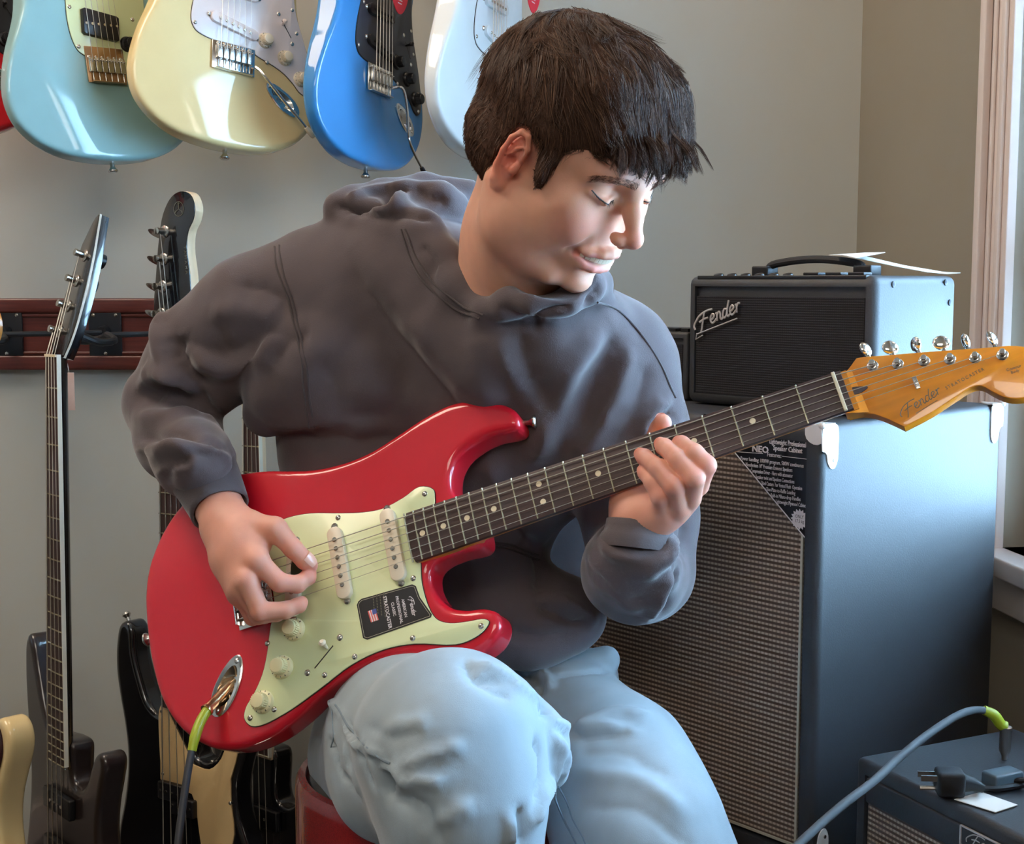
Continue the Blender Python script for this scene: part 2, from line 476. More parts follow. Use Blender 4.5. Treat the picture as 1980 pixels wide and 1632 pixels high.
def weave_mat(name, c1, c2, s1, s2, rough=0.8):
    m = bpy.data.materials.new(name); m.use_nodes = True; nt = m.node_tree; b = nt.nodes['Principled BSDF']
    N = nt.nodes.new; L = nt.links.new
    tc = N('ShaderNodeTexCoord'); sp = N('ShaderNodeSeparateXYZ'); L(tc.outputs['Object'], sp.inputs[0])
    def wave(sock, period):
        a = N('ShaderNodeMath'); a.operation = 'MULTIPLY'; a.inputs[1].default_value = 2 * math.pi / period; L(sock, a.inputs[0])
        s_ = N('ShaderNodeMath'); s_.operation = 'SINE'; L(a.outputs[0], s_.inputs[0]); return s_
    wx = wave(sp.outputs[0], s1); wz = wave(sp.outputs[2], s2)
    mr = N('ShaderNodeMapRange'); mr.inputs[1].default_value = -0.3; mr.inputs[2].default_value = 0.6; L(wz.outputs[0], mr.inputs[0])
    mr2 = N('ShaderNodeMapRange'); mr2.inputs[1].default_value = -0.9; mr2.inputs[2].default_value = 0.3; mr2.inputs[3].default_value = 0.45; L(wx.outputs[0], mr2.inputs[0])
    mul = N('ShaderNodeMath'); mul.operation = 'MULTIPLY'; L(mr.outputs[0], mul.inputs[0]); L(mr2.outputs[0], mul.inputs[1])
    mix = N('ShaderNodeMix'); mix.data_type = 'RGBA'; mix.inputs['A'].default_value = (*c1, 1); mix.inputs['B'].default_value = (*c2, 1)
    L(mul.outputs[0], mix.inputs['Factor']); L(mix.outputs['Result'], b.inputs['Base Color'])
    bp = N('ShaderNodeBump'); bp.inputs['Strength'].default_value = 0.5; bp.inputs['Distance'].default_value = 0.001
    L(mul.outputs[0], bp.inputs['Height']); L(bp.outputs[0], b.inputs['Normal'])
    b.inputs['Roughness'].default_value = rough
    return m
M['grille'] = weave_mat('silver_grille_cloth', srgb(84, 70, 62), srgb(178, 158, 140), 0.0056, 0.0060)
M['grilleblack'] = weave_mat('black_grille_cloth', srgb(14, 14, 20), srgb(26, 26, 34), 0.003, 0.003)

# ------------------------------------------------------------------ the room
YW = 2.42
C0 = np.array([0.615, YW]); E = np.array([0.140, -0.990]); E /= np.linalg.norm(E); NIN = np.array([-E[1] * -1, E[0]]) * 1.0
NIN = np.array([E[1], -E[0]]); NIN = NIN if NIN[0] < 0 else -NIN
HC = 2.75
def wallpt(s, off=0.0, z=0.0):
    p = C0 + E * s + NIN * off; return np.array([p[0], p[1], z])
def struct(name, mb, m, parent=None, **k):
    o = mb.build(name, m, parent, **k)
    if parent is None: o['kind'] = 'structure'
    return o
def wbox(mb, s0, s1, z0, z1, o0, o1):
    """box on the right wall: s along it, offset inwards o0..o1"""
    c = (wallpt(s0, o0, z0) + wallpt(s1, o1, z1)) / 2
    R = np.array([[E[0], NIN[0], 0], [E[1], NIN[1], 0], [0, 0, 1]])
    return mb.box(c, (s1 - s0, o1 - o0, z1 - z0), R)
struct('floor', MB().box((-0.3, -0.1, -0.05), (4.6, 5.4, 0.1)), M['floor'])
struct('ceiling', MB().box((-0.3, -0.1, HC + 0.05), (4.6, 5.4, 0.1)), M['ceil'])
struct('wall_back', MB().box((-0.9, YW + 0.05, HC / 2), (3.1, 0.1, HC)), M['wall'])
struct('wall_left', MB().box((-2.45, 0.0, HC / 2), (0.1, 5.0, HC)), M['wall'])
struct('wall_front', MB().box((-0.4, -2.5, HC / 2), (4.3, 0.1, HC)), M['wall'])
W0, W1, WZ0, WZ1 = 0.554, 1.66, 0.775, 2.05
wr = MB()
wbox(wr, -0.05, W0, 0, HC, -0.12, 0); wbox(wr, W1, 5.0, 0, HC, -0.12, 0)
wbox(wr, W0, W1, 0, WZ0, -0.12, 0); wbox(wr, W0, W1, WZ1, HC, -0.12, 0)
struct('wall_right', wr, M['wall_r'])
wn = MB()
for s0, s1 in ((W0 - 0.070, W0 + 0.004), (W1 - 0.004, W1 + 0.070)):
    wbox(wn, s0, s1, WZ0 - 0.01, WZ1 + 0.07, 0, 0.014)
    out = s0 if s0 < 1 else s1 - 0.016
    wbox(wn, out, out + 0.016, WZ0 - 0.01, WZ1 + 0.07, 0.014, 0.026)
    wbox(wn, (s0 + s1) / 2 - 0.012, (s0 + s1) / 2 - 0.004, WZ0 - 0.01, WZ1 + 0.06, 0.014, 0.019)
    wbox(wn, (s0 + s1) / 2 + 0.014, (s0 + s1) / 2 + 0.024, WZ0 - 0.01, WZ1 + 0.06, 0.014, 0.02)
wbox(wn, W0 - 0.07, W1 + 0.07, WZ1 - 0.004, WZ1 + 0.07, 0, 0.02)
win = struct('window_1', wn, M['trimpaint'], bevel=0.002)
sf = MB()
for a, b_, c_, d_, o_ in ((W0, W0 + 0.045, WZ0, WZ1, -0.06), (W1 - 0.045, W1, WZ0, WZ1, -0.06), (W0, W1, WZ0, WZ0 + 0.06, -0.06),
                         (W0, W1, WZ1 - 0.05, WZ1, -0.06), (W0, W1, 1.15, 1.20, -0.06)):
    wbox(sf, a, b_, c_, d_, o_ - 0.02, o_ + 0.015)
sf.build('window_frame', M['trimpaint'], win, bevel=0.003)
gl = MB(); wbox(gl, W0 + 0.03, W1 - 0.03, WZ0 + 0.03, WZ1 - 0.03, -0.064, -0.060)
M['glass'] = mat('window_glass', (1, 1, 1), 0.0, trans=1.0, var=0)
gl.build('window_pane', M['glass'], win)
ws = MB(); wbox(ws, W0 - 0.09, W1 + 0.09, WZ0 - 0.028, WZ0, -0.05, 0.045); wbox(ws, W0 - 0.07, W1 + 0.07, WZ0 - 0.085, WZ0 - 0.028, 0, 0.018)
ws.build('window_sill', M['trimpaint'], win, bevel=0.004)
for nm, (a, b_) in {'baseboard_back': ((-2.4, YW - 0.008, 0.06), (6, 0.016, 0.12))}.items():
    struct(nm, MB().box((-0.9, YW - 0.008, 0.035), (2.98, 0.016, 0.07)), M['trimpaint'])
bb = MB(); wbox(bb, 0.02, 4.9, 0, 0.07, 0, 0.016); struct('baseboard_right', bb, M['trimpaint'])
# daylight lamp sits just outside the window, facing in
_L = bpy.data.objects['window_daylight']
_c = wallpt((W0 + W1) / 2, -0.16, (WZ0 + WZ1) / 2)
_L.location = tuple(_c); _L.rotation_euler = Vector((NIN[0], NIN[1], -0.05)).to_track_quat('-Z', 'Y').to_euler()
_L.data.size = W1 - W0 + 0.3; _L.data.size_y = WZ1 - WZ0 + 0.3
# ------------------------------------------------------------------ guitars: local axes u (bridge to nut), v (bass side), w (out of the face), metres
MM = 0.001
STRAT = [(-149,0),(-147,-40),(-138,-85),(-118,-122),(-85,-150),(-50,-160),(-12,-157),(20,-146),(50,-131),(80,-121),(110,-116),(140,-118),
 (175,-128),(205,-138),(228,-140),(248,-132),(258,-117),(256,-104),(243,-95),(225,-91),(208,-83),(197,-68),(193,-50),(196,-37),(206,-31),(225,-29),(257,-29),
 (260,0),(252,29),(240,31),(237,42),(241,62),(252,76),(270,84),(292,87),(312,84),(323,85),(327,94),(323,107),(309,120),(285,133),(255,139),(222,135),(185,125),
 (150,117),(115,116),(80,121),(50,131),(20,143),(-20,154),(-55,157),(-90,147),(-118,122),(-138,85),(-147,40)]
GUARD = [(217,47),(217,38),(214,29),(190,28.5),(187,20),(187,-28),(184,-51),(187,-80),(193,-93),(206,-101),(225,-105),(243,-108),(247,-112),(240,-119),(225,-124),(207,-124),
 (163,-110),(128,-106),(91,-111),(52,-125),(13,-138),(-22,-144),(-34,-141),(-40,-131),(-36,-120),(-26,-110),(-12,-91),(-3,-70),(3,-50),(8,-38),(14,-36),(14,36),
 (16,48),(22,64),(33,71),(47,72),(72,68),(108,56),(135,48),(156,45),(182,49),(203,55)]
HEADST = [(650,21.5),(662,24),(676,34),(686,32),(697,28.5),(744,15),(790,1),(819,-8),(833,-18),(841,-33),(837,-49),(824,-59),(808,-61),(794,-56),(784,-46),(776,-36),
 (768,-34),(748,-39),(724,-46),(696,-51),(686,-40),(674,-29),(662,-23),(650,-21.5)]
PBASS = [(-112,0),(-110,-50),(-98,-105),(-70,-145),(-30,-165),(15,-165),(60,-148),(100,-132),(140,-128),(175,-135),(215,-150),(245,-152),(262,-138),(262,-120),(245,-108),
 (215,-98),(190,-85),(176,-62),(178,-40),(195,-32),(262,-32),(266,0),(262,32),(240,36),(236,50),(250,75),(290,95),(330,108),(372,112),(384,125),(378,142),(350,152),
 (300,155),(255,148),(210,138),(165,132),(120,134),(70,144),(20,158),(-30,160),(-70,145),(-98,105),(-110,50)]
PGUARD = [(262,34),(246,44),(205,46),(160,44),(120,40),(118,-30),(60,-45),(20,-55),(10,-75),(30,-110),(70,-125),
 (120,-120),(160,-120),(200,-135),(235,-138),(235,-118),(190,-100),(166,-70),(168,-34)]
_cache = {}
def fretd(n, sc): return sc * (1 - 2 ** (-n / 12))

def body_mesh(key, outline, thick=44, r=9, arm=True, sharp=()):
    if key in _cache: return _cache[key]
    o = spline(np.array(outline, float), 5, sharp=sharp) * MM
    lo, hi = o.min(0) - 0.01, o.max(0) + 0.01; T = thick * MM; rr = r * MM
    g = Grid((lo[0], lo[1], -T - 0.008), (hi[0], hi[1], 0.008), 0.0028)
    ax = [g.lo[k] + g.h * np.arange(g.n[k]) for k in range(3)]
    U, V = np.meshgrid(ax[0], ax[1], indexing='ij'); d2 = polysdf(o, U, V)[:, :, None]
    w = ax[2][None, None, :]
    q1 = d2 + rr; q2 = np.abs(w + T / 2) - (T / 2 - rr)
    d = np.minimum(np.maximum(q1, q2), 0) + np.sqrt(np.maximum(q1, 0) ** 2 + np.maximum(q2, 0) ** 2) - rr
    if arm:
        # forearm contour: a tilted plane shaving the bass side of the lower bout
        s_ = (V - 0.092) * 0.87 - (U + 0.02) * 0.33
        c = (w + 0.27 * np.maximum(s_, -1)[:, :, None] * 1.0 - 0.0) * 0.95
        k = 0.006; h = np.maximum(k - np.abs(d - c), 0) / k; d = np.maximum(d, c) + h * h * k * 0.25
    g.F = d.astype(np.float32)
    if key == 'strat_body':
        g.ell((-0.0555, -0.0908, 0.001), (0.027, 0.0118, 0.0135), 0.001, 'sub', np.array(Matrix.Rotation(math.radians(56.5), 3, 'Z')))
    Vv, Q = g.mesh()
    for _ in range(2): Vv = Vv - g.grad(Vv, 0.0014) * g.sample(Vv)[:, None]
    me = np_mesh(key, Vv, Q, g.grad(Vv, 0.0028)); _cache[key] = me
    return me
def inst(key, name, build, m, parent, label=None):
    """build a mesh once per key, reuse it"""
    kk = (key, m.name)
    if kk in _cache:
        o = bpy.data.objects.new(name, _cache[kk]); COL.objects.link(o); o.parent = parent
    else:
        o = build(); _cache[kk] = o.data
    if label: o['label'] = label
    return o
def shifted(name, me, m, parent, loc):
    o = bpy.data.objects.new(name, me); COL.objects.link(o); o.parent = parent; o.location = tuple(loc); return o

def screw(parent, key, r, pts, w, name='screw'):
    k = ('screw', r)
    if k not in _cache:
        mb = MB().lathe((0, 0, 0), (0, 0, 1), [(-0.003, r), (0.0002, r), (0.0012, r * 0.75), (0.0016, r * 0.35)], 12)
        mb.box((0, 0, 0.0017), (r * 1.1, r * 0.22, 0.0004)); 
        o = mb.build(name, M['nickel'], parent); _cache[k] = o.data; o.location = (pts[0][0] * MM, pts[0][1] * MM, w); pts = pts[1:]
    for u, v in pts: shifted(name, _cache[k], M['nickel'], parent, (u * MM, v * MM, w))

def pickup(root, u_b, u_t, cover, w=0.0022, n=6, poles=True, half=26.0, black=False):
    """single-coil pickup between (u_b, +half) and (u_t, -half)"""
    a = np.array([u_b, half]); b = np.array([u_t, -half]); c = (a + b) / 2; d = (a - b) / np.linalg.norm(a - b); e = np.array([-d[1], d[0]])
    hl = np.linalg.norm(a - b) / 2 + 7.5; hw = 8.6
    out = []
    for s_, an0 in ((1, -90), (-1, 90)):
        for k in range(9):
            t = math.radians(an0 + k * 22.5); out.append((c + d * (s_ * (hl)) + (d * math.cos(t) * hw * 0.9 + e * math.sin(t) * hw)) * MM)
    mb = MB().prism(ccw(out), w - 0.001, w + 0.0065, 0.0012)
    p = mb.build('pickup', cover, root)
    q = MB()
    if poles:
        for k in range(n):
            x = (b + (a - b) * k / (n - 1)) * MM
            MB().lathe((x[0], x[1], w + 0.005), (0, 0, 1), [(0, 0.0026), (0.0024, 0.0026), (0.0028, 0.0021)], 12).build('pole_piece', M['blackmetal'] if black else M['nickel'], p)
    for s_ in (1, -1):
        x = (c + d * s_ * (hl + 6.5 + 3.0)) * MM
        MB().lathe((x[0], x[1], w), (0, 0, 1), [(0, 0.0042), (0.0015, 0.0038), (0.0028, 0.002)], 12).build('pickup_screw', M['nickel'], p)
    return p

def knob(root, u, v, m, w=0.0023, num=True):
    mb = MB().lathe((u * MM, v * MM, w), (0, 0, 1), [(0, 0.0125), (0.0018, 0.0125), (0.0042, 0.0112), (0.0052, 0.0086), (0.0135, 0.0080), (0.0148, 0.0074), (0.0152, 0.006)], 28)
    for k in range(24):
        t = 2 * math.pi * k / 24
        mb.box(((u + 8.4 * math.cos(t)) * MM, (v + 8.4 * math.sin(t)) * MM, w + 0.009), (0.0010, 0.0010, 0.0085))
    o = mb.build('control_knob', m, root)
    if num:
        q = MB()
        for k in range(11):
            t = 2 * math.pi * (k + 1) / 12.5
            R = np.array([[math.cos(t), -math.sin(t), 0], [math.sin(t), math.cos(t), 0], [0, 0, 1]])
            q.box(((u + 11.0 * math.cos(t)) * MM, (v + 11.0 * math.sin(t)) * MM, w + 0.0044), (0.0018, 0.0005 if k % 3 else 0.0011, 0.0006), R)
        q.build('knob_numerals', M['greyprint'], o)
    return o

def frets(neck, sc, nf, wn, we, ue, top, fw=0.0011):
    L = sc
    for n in range(1, nf + 1):
        u = (sc - fretd(n, sc)) * MM; t = (sc * MM - u) / (sc * MM - ue * MM); hw = (wn + (we - wn) * t) / 2 * MM - 0.0004
        pts = [(u, -hw + 2 * hw * k / 6, top - 0.0004 + 0.0010 * (1 - (2 * k / 6 - 1) ** 2)) for k in range(7)]
        MB().tube(pts, fw, 6).build('fret', M['fret'], neck)

def strings(root, n, sc, spb, spn, zb, zn, posts, r, hide=False):
    for k in range(n):
        t = k / (n - 1) * 2 - 1       # -1 bass .. +1 treble
        vb = -t * spb / 2 * MM; vn = -t * spn / 2 * MM
        rr = (r[0] + (r[1] - r[0]) * k / (n - 1)) * MM
        p = posts[k]
        MB().tube([(0.0, vb, zb), (sc * MM, vn, zn), (p[0] * MM, p[1] * MM, p[2] * MM)], rr, 6).build('string', M['steelstring'], root)

def tuner(root, u, v, w, vdir, wb, chrome, bass=False, blen=None):
    s_ = 1.5 if bass else 1.0
    mb = MB().lathe((u, v, w), (0, 0, 1), [(0, 0.0056 * s_), (0.0012, 0.0056 * s_), (0.0022, 0.0046 * s_), (0.0026, 0.0030 * s_), (0.0080, 0.0027 * s_), (0.0086, 0.0030 * s_), (0.0105, 0.0030 * s_), (0.011, 0.0024 * s_)], 18)
    p = mb.build('tuner_post', chrome, root)
    bl = blen or 0.024
    q = MB().cyl((u, v, wb), (u, v + vdir * bl, wb), 0.0022 * s_, 8)
    q.box((u, v, wb + 0.001), (0.014 * s_, 0.014 * s_, 0.008))
    if bass:
        ol = [(0.006 * math.cos(t) * 1.0, 0) for t in (0,)]
        out = spline([(0, -.004), (.009, .004), (.016, .012), (.012, .022), (0, .026), (-.012, .022), (-.016, .012), (-.009, .004)], 3)
        pr = MB().prism(ccw(out), -0.001, 0.001)
        a = np.array(pr.v); a = np.stack([a[:, 2] + u + 0.0 * a[:, 0], v + vdir * (bl - 0.006 + a[:, 1]), wb + a[:, 0]], 1); q.add(a, pr.f)
    else:
        an = RND.uniform(0, math.pi); R = np.array([[math.cos(an), 0, math.sin(an)], [0, 1, 0], [-math.sin(an), 0, math.cos(an)]])
        q.ball((u, v + vdir * (bl + 0.004), wb), 0.0088, 14, 10, R, sc=(1.0, 0.9, 0.42))
    q.build('tuner_button', chrome, p)

def jack_plate(root, cu, cv, L, Wd, ang, w=0.0, m=None):
    """recessed boat-shaped chrome jack plate"""
    m = m or M['chrome']; ca, sa = math.cos(ang), math.sin(ang); pts = []; fs = []; n = 36
    def ring(a, b, z, sh=0.0):
        return [(cu + ca * (math.cos(t) * a + sh) - sa * math.sin(t) * b * (1 - 0.12 * math.cos(t)), cv + sa * (math.cos(t) * a + sh) + ca * math.sin(t) * b * (1 - 0.12 * math.cos(t)), z) for t in [2 * math.pi * k / n for k in range(n)]]
    rings = [ring(L, Wd, w), ring(L, Wd, w + 0.0014), ring(L * 0.94, Wd * 0.9, w + 0.0022), ring(L * 0.66, Wd * 0.66, w + 0.0016), ring(L * 0.55, Wd * 0.55, w - 0.004), ring(L * 0.36, Wd * 0.42, w - 0.010), ring(0.0005, 0.0005, w - 0.0105)]
    for r_ in rings: pts += r_
    for j in range(len(rings) - 1):
        for k in range(n):
            k2 = (k + 1) % n; fs.append((j * n + k, j * n + k2, (j + 1) * n + k2, (j + 1) * n + k))
    p = MB().add(pts, fs).build('jack_plate', m, root)
    for s_ in (1, -1):
        MB().lathe((cu + ca * L * 0.8 * s_, cv + sa * L * 0.8 * s_, w + 0.0016), (0, 0, 1), [(0, 0.003), (0.0012, 0.0026), (0.002, 0.0012)], 12).build('screw', M['nickel'], p)
    MB().lathe((cu, cv, w - 0.0095), (0, 0, 1), [(0, 0.0062), (0.0018, 0.0062), (0.0018, 0.0036), (0.0003, 0.0034)], 6).build('jack_nut', M['nickel'], p)
    return p

def bridge(root, m, plate_u=(-31, 13), half=37, arm=None, dark=False):
    w = 0.0030; u0, u1 = plate_u
    mb = MB().box(((u0 + u1) / 2 * MM, 0, w), ((u1 - u0) * MM, 2 * half * MM, 0.0022))
    mb.box((u0 * MM + 0.0008, 0, w + 0.004), (0.0016, 2 * half * MM - 0.010, 0.009))
    p = mb.build('bridge', m, root, bevel=0.0006)
    for k in range(6):
        v = (26 - k * 10.4) * MM
        s_ = MB().box((-0.004, v, w + 0.0048), (0.022, 0.0094, 0.0058)); 
        s_.cyl((-0.0145, v, w + 0.005), (u0 * MM, v, w + 0.005), 0.0013, 6)
        s_.cyl((0.003, v - 0.0028, w + 0.006), (0.003, v - 0.0028, w + 0.0105), 0.0012, 6); s_.cyl((0.003, v + 0.0028, w + 0.006), (0.003, v + 0.0028, w + 0.0105), 0.0012, 6)
        s_.build('saddle', M['nickel'], p, bevel=0.0008)
    for v in (-27, 27) if not dark else (): screw(p, 's', 0.0034, [(9, v)], w + 0.001)
    for k in range(6): screw(p, 's', 0.0026, [(10.0, 26 - k * 10.4)], w + 0.0005)
    return p

def arm(root, pts, r=0.0026, tip=None):
    a = MB().tube(spline([np.array(p) * MM for p in pts], 6, closed=False), r, 10).build('tremolo_arm', M['chrome'], root)
    if tip:
        b = np.array(pts[-1]) * MM; c = np.array(pts[-2]) * MM; d = (b - c) / np.linalg.norm(b - c)
        MB().tube([b - d * 0.001, b + d * 0.004, b + d * 0.016, b + d * 0.02], [0.0032, 0.0042, 0.0046, 0.003], 12).build('arm_tip', tip, a)
    return a

def strat(root, body_m, guard_m, cover_m, knob_m, neck_m, board_m=None, guard_edge=None, full=True, logo=True, dark=False, screw_pts=None):
    bo = link = bpy.data.objects.new('body', None) if False else None
    me = body_mesh('strat_body', STRAT)
    o = bpy.data.objects.new('body', me if not me.materials else me.copy()); o.data.materials.clear(); o.data.materials.append(body_m)
    COL.objects.link(o); o.parent = root
    # strap buttons
    for (u, v, du, dv) in ((-149, -2, -1, 0), (326, 97, 0.94, -0.25)):
        MB().lathe((u * MM - du * 0.003, v * MM - dv * 0.003, -0.022), (du, dv, 0), [(0, 0.0036), (0.009, 0.0036), (0.012, 0.005), (0.0145, 0.0076), (0.0165, 0.0078), (0.018, 0.006), (0.0182, 0.002)], 18).build('strap_button', M['nickel'], root)
    g = spline(np.array(GUARD), 4, sharp=(3, 4, 5, 30, 31)) * MM; g = ccw(g)
    gp = MB().prism(g, 0.0003, 0.0023, 0.0007).build('pickguard', guard_m, root)
    MB().prism(inset(g, -0.0007), 0.0001, 0.0011).build('pickguard_edge', guard_edge or M['plyblack'], gp)
    screw(gp, 's', 0.0032, [(33, 66), (104, 52), (207, 45), (238, -114), (163, -104), (176, -42), (59, -113), (-4, -132), (-33, -133), (-1, -60), (96, -104)], 0.0023)
    screw(gp, 's', 0.0036, [(83, -79), (40, -105)], 0.0023)
    MB().tube([(0.049, -0.1027, 0.0021), (0.074, -0.0852, 0.0021)], 0.0008, 6).build('switch_slot', M['plyblack'], gp)
    sw = MB().tube([(0.067, -0.086, 0.002), (0.068, -0.084, 0.012), (0.0685, -0.083, 0.016), (0.069, -0.082, 0.0185)], [0.0014, 0.0026, 0.0042, 0.0022], 10).build('selector_switch', cover_m, root)
    pickup(root, 162, 162, cover_m, black=dark); pickup(root, 98.4, 98.4, cover_m, black=dark); pickup(root, 48, 37, cover_m, black=dark)
    for u, v in ((33, -55), (13, -91), (-15, -121)): knob(root, u, v, knob_m, num=not dark and full)
    bridge(root, M['chrome'])
    make_neck(root, neck_m, board_m or M['rosewood'], full)
    strings(root, 6, 648, 52, 35, 0.0118, 0.0108, [(688, 17, 5), (711, 10, 5), (735, 4, 5), (758, -3, 5), (780, -9, 5), (804, -15, 5)], (0.62, 0.3))
    return o

def make_neck(root, neck_m, board_m, full=True, sc=648):
    # neck shaft: rounded back, from the heel to the headstock
    mb = MB(); rings = []; U = [186, 250, 262, 320, 420, 520, 600, 636, 650, 662]
    for u in U:
        t = (648 - u) / (648 - 186); hw = (42.5 + (56 - 42.5) * max(t, 0)) / 2
        dep = 21 if u > 262 else 22
        dep = dep - (1 - max(t, 0)) * 2.5
        if u >= 650: dep = 16
        ring = []
        for k in range(13):
            a = math.pi * k / 12
            if u <= 250: x = hw * (1 if k == 0 else -1 if k == 12 else math.cos(a) * 1.02); z = 4.5 - (dep if 0 < k < 12 else 0)
            else: x = hw * math.cos(a); z = 4.5 - (dep - 4.5) * math.sin(a) ** 0.85 if 0 < k < 12 else 4.5
            ring.append((u * MM, x * MM, z * MM))
        rings.append(ring)
    pts = [p for r_ in rings for p in r_]; n = 13; fs = []
    for j in range(len(rings) - 1):
        for k in range(n):
            k2 = (k + 1) % n; fs.append((j * n + k, (j + 1) * n + k, (j + 1) * n + k2, j * n + k2))
    fs += [tuple(range(n)), tuple((len(rings) - 1) * n + k for k in range(n - 1, -1, -1))]
    neck = MB().add(pts, fs).build('neck', neck_m, root)
    h = MB().prism(ccw(spline(np.array(HEADST), 4, sharp=(0, 2, 19, 23)) * MM), -0.0185, -0.0045, 0.0012)
    h.build('headstock', neck_m, neck)
    # transition between the board and the sunken headstock face
    MB().add([(0.648, 0.0213, 0.0045), (0.668, 0.024, -0.0046), (0.670, -0.025, -0.0046), (0.648, -0.0213, 0.0045), (0.648, 0.0213, -0.015), (0.670, 0.024, -0.015), (0.672, -0.025, -0.015), (0.648, -0.0213, -0.015)],
             [(0, 3, 2, 1), (0, 1, 5, 4), (3, 7, 6, 2), (1, 2, 6, 5)]).build('headstock_ramp', neck_m, neck)
    out = [(181, 18), (180, 0), (181, -18), (184.5, -28.0), (648, -21.2), (655, -21.2), (660, -20), (660, 20), (655, 21.2), (648, 21.2), (184.5, 28.0)]
    out = [(184.5, 28.0), (181.5, 20), (180.3, 8), (180.3, -8), (181.5, -20), (184.5, -28.0), (657, -21.2), (657, 21.2)]
    bd = MB().prism(ccw(np.array(out) * MM), 0.0044, 0.0095, 0.0008).build('fingerboard', board_m, root)
    MB().box((0.6495, 0, 0.0092), (0.0036, 0.0425, 0.0052)).build('nut', M['inlay'], bd, bevel=0.0006)
    if full:
        frets(bd, 648, 22, 42.5, 56.5, 185, 0.0098)
    for n_ in (3, 5, 7, 9, 12, 15, 17, 19, 21):
        u = (648 - (fretd(n_, 648) + fretd(n_ - 1, 648)) / 2) * MM
        for v in ((10, -10) if n_ == 12 else (0,)):
            MB().cyl((u, v * MM, 0.009), (u, v * MM, 0.00985), 0.0031, 16).build('fret_marker', M['inlay'], bd)
    for (u, v) in ((688, 20), (711, 13), (735, 7), (758, 0), (780, -7), (804, -13)):
        tuner(root, u * MM, v * MM, -0.0045, 1, -0.0245, M['chrome'])
    return neck
def on_plane(R, t, px, py, w=0.0):
    """local (u, v) in mm of the photograph position px, py on the plane w of a posed guitar"""
    o = np.array([0, 0, CAMZ]); d = P(px, py, 1.0) - o; n = R[:, 2]; c = np.array(t) + n * w * MM
    s = ((c - o) @ n) / (d @ n); q = R.T @ (o + s * d - np.array(t)) / MM
    return (q[0], q[1])
# ------------------------------------------------------------------ the guitar being played
GR = ortho([[0.91847139, -0.21097878, -0.33451198], [-0.18942035, 0.50782195, -0.84037896], [0.34717465, 0.83522741, 0.42645626]])
GT = np.array([-0.27337, 1.44172, 0.81263])
def G(u, v, w=0): return GR @ (np.array([u, v, w], float) * MM) + GT
gt = empty('electric_guitar', 'glossy red electric guitar with mint pickguard held by the seated man', 'guitar', rt(GR, GT))
strat(gt, M['red'], M['mint'], M['agedwhite'], M['knobcream'], M['maple'])
jp = jack_plate(gt, -0.0555, -0.091, 0.0345, 0.0145, math.radians(56.5))
# black label on the pickguard
lab = ccw(spline(np.array([on_plane(GR, GT, x, y, 2.5) for x, y in [(693, 1163), (699, 1158), (797, 1130), (804, 1133), (812, 1155), (835, 1188), (833, 1194), (710, 1237), (702, 1234), (690, 1170)]]), 3, sharp=range(10)) * MM)
lb = MB().prism(lab, 0.0023, 0.0027).build('spec_label', M['blackprint'], gt)
def ring_line(mb, o, wd, z):
    a = inset(o, 0.0016); b = inset(o, 0.0016 + wd); n = len(o)
    mb.add([(x, y, z) for x, y in a] + [(x, y, z) for x, y in b], [(k, (k + 1) % n, n + (k + 1) % n, n + k) for k in range(n)])
q = MB(); ring_line(q, lab, 0.0004, 0.00276); q.build('label_border', M['gold'], lb, smooth=False)
def LF(u, v, flip=False):
    # reading direction of the label runs down across the strings (towards -v)
    return plane_frame((u * MM, v * MM, 0.00275), (0.12, -1, 0), (1, 0.12, 0))
def fit_text(body, px, py, length, height):
    u, v = on_plane(GR, GT, px, py, 2.5)
    o = text_mesh('label_text', body, np.eye(4), 0.01, M['whiteprint'], lb, ext=0.0001, bold=0.0002)
    co = np.array([v_.co for v_ in o.data.vertices]); w_, h_ = np.ptp(co[:, 0]), np.ptp(co[:, 1])
    F_ = plane_frame((u * MM, v * MM, 0.00275), (0, -1, 0), (1, 0, 0)) @ np.diag([length * MM / w_, height * MM / h_, 1, 1])
    o.data.transform(Matrix([list(map(float, r)) for r in F_]))
fit_text('AMERICAN', 782, 1176, 20, 3.3); fit_text('PROFESSIONAL', 772, 1179, 30, 3.3); fit_text('CLASSIC', 761, 1178, 15, 3.3); fit_text('STRATOCASTER', 749, 1184, 36, 4.2)
for i_ in range(4):
    mb = MB()
    for k in range(9 - i_):
        mb.box(((139 - i_ * 4) * MM - (k - 4) * 0.0003, (-60 - (k - 4) * 3.1) * MM, 0.0028), (0.0010, 0.0022, 0.0001))
    mb.build('label_small_print', M['greyprint'], lb, smooth=False)
w_, _x = script_word('Fender', plane_frame((*(np.array(on_plane(GR, GT, 791, 1158, 2.5)) * MM), 0.00275), (0, -1, 0), (1, 0, 0)), 0.0052, 0.0004)
w_.build('label_script', M['whiteprint'], lb)
fl = MB()
for k in range(7): fl.box((0.1213 + 0.0, 0, 0), (0, 0, 0)) if False else None
red_, wh, bl = MB(), MB(), MB()
for k in range(7):
    (red_ if k % 2 == 0 else wh).box(((128.5 - k * 1.3) * MM, -67.5 * MM, 0.0028), (0.0013, 0.013, 0.0001), LF(0, 0)[:3, :3] @ np.array([[0, 1, 0], [1, 0, 0], [0, 0, -1]]))
fg = red_.build('label_flag', mat('flag_red', srgb(214, 90, 84), 0.5), lb, smooth=False); wh.build('flag_white_stripes', M['whiteprint'], fg, smooth=False)
bl.box((126.8 * MM, -63.8 * MM, 0.0029), (0.005, 0.0055, 0.0001)).build('flag_canton', mat('flag_blue', srgb(70, 80, 140), 0.5), fg, smooth=False)
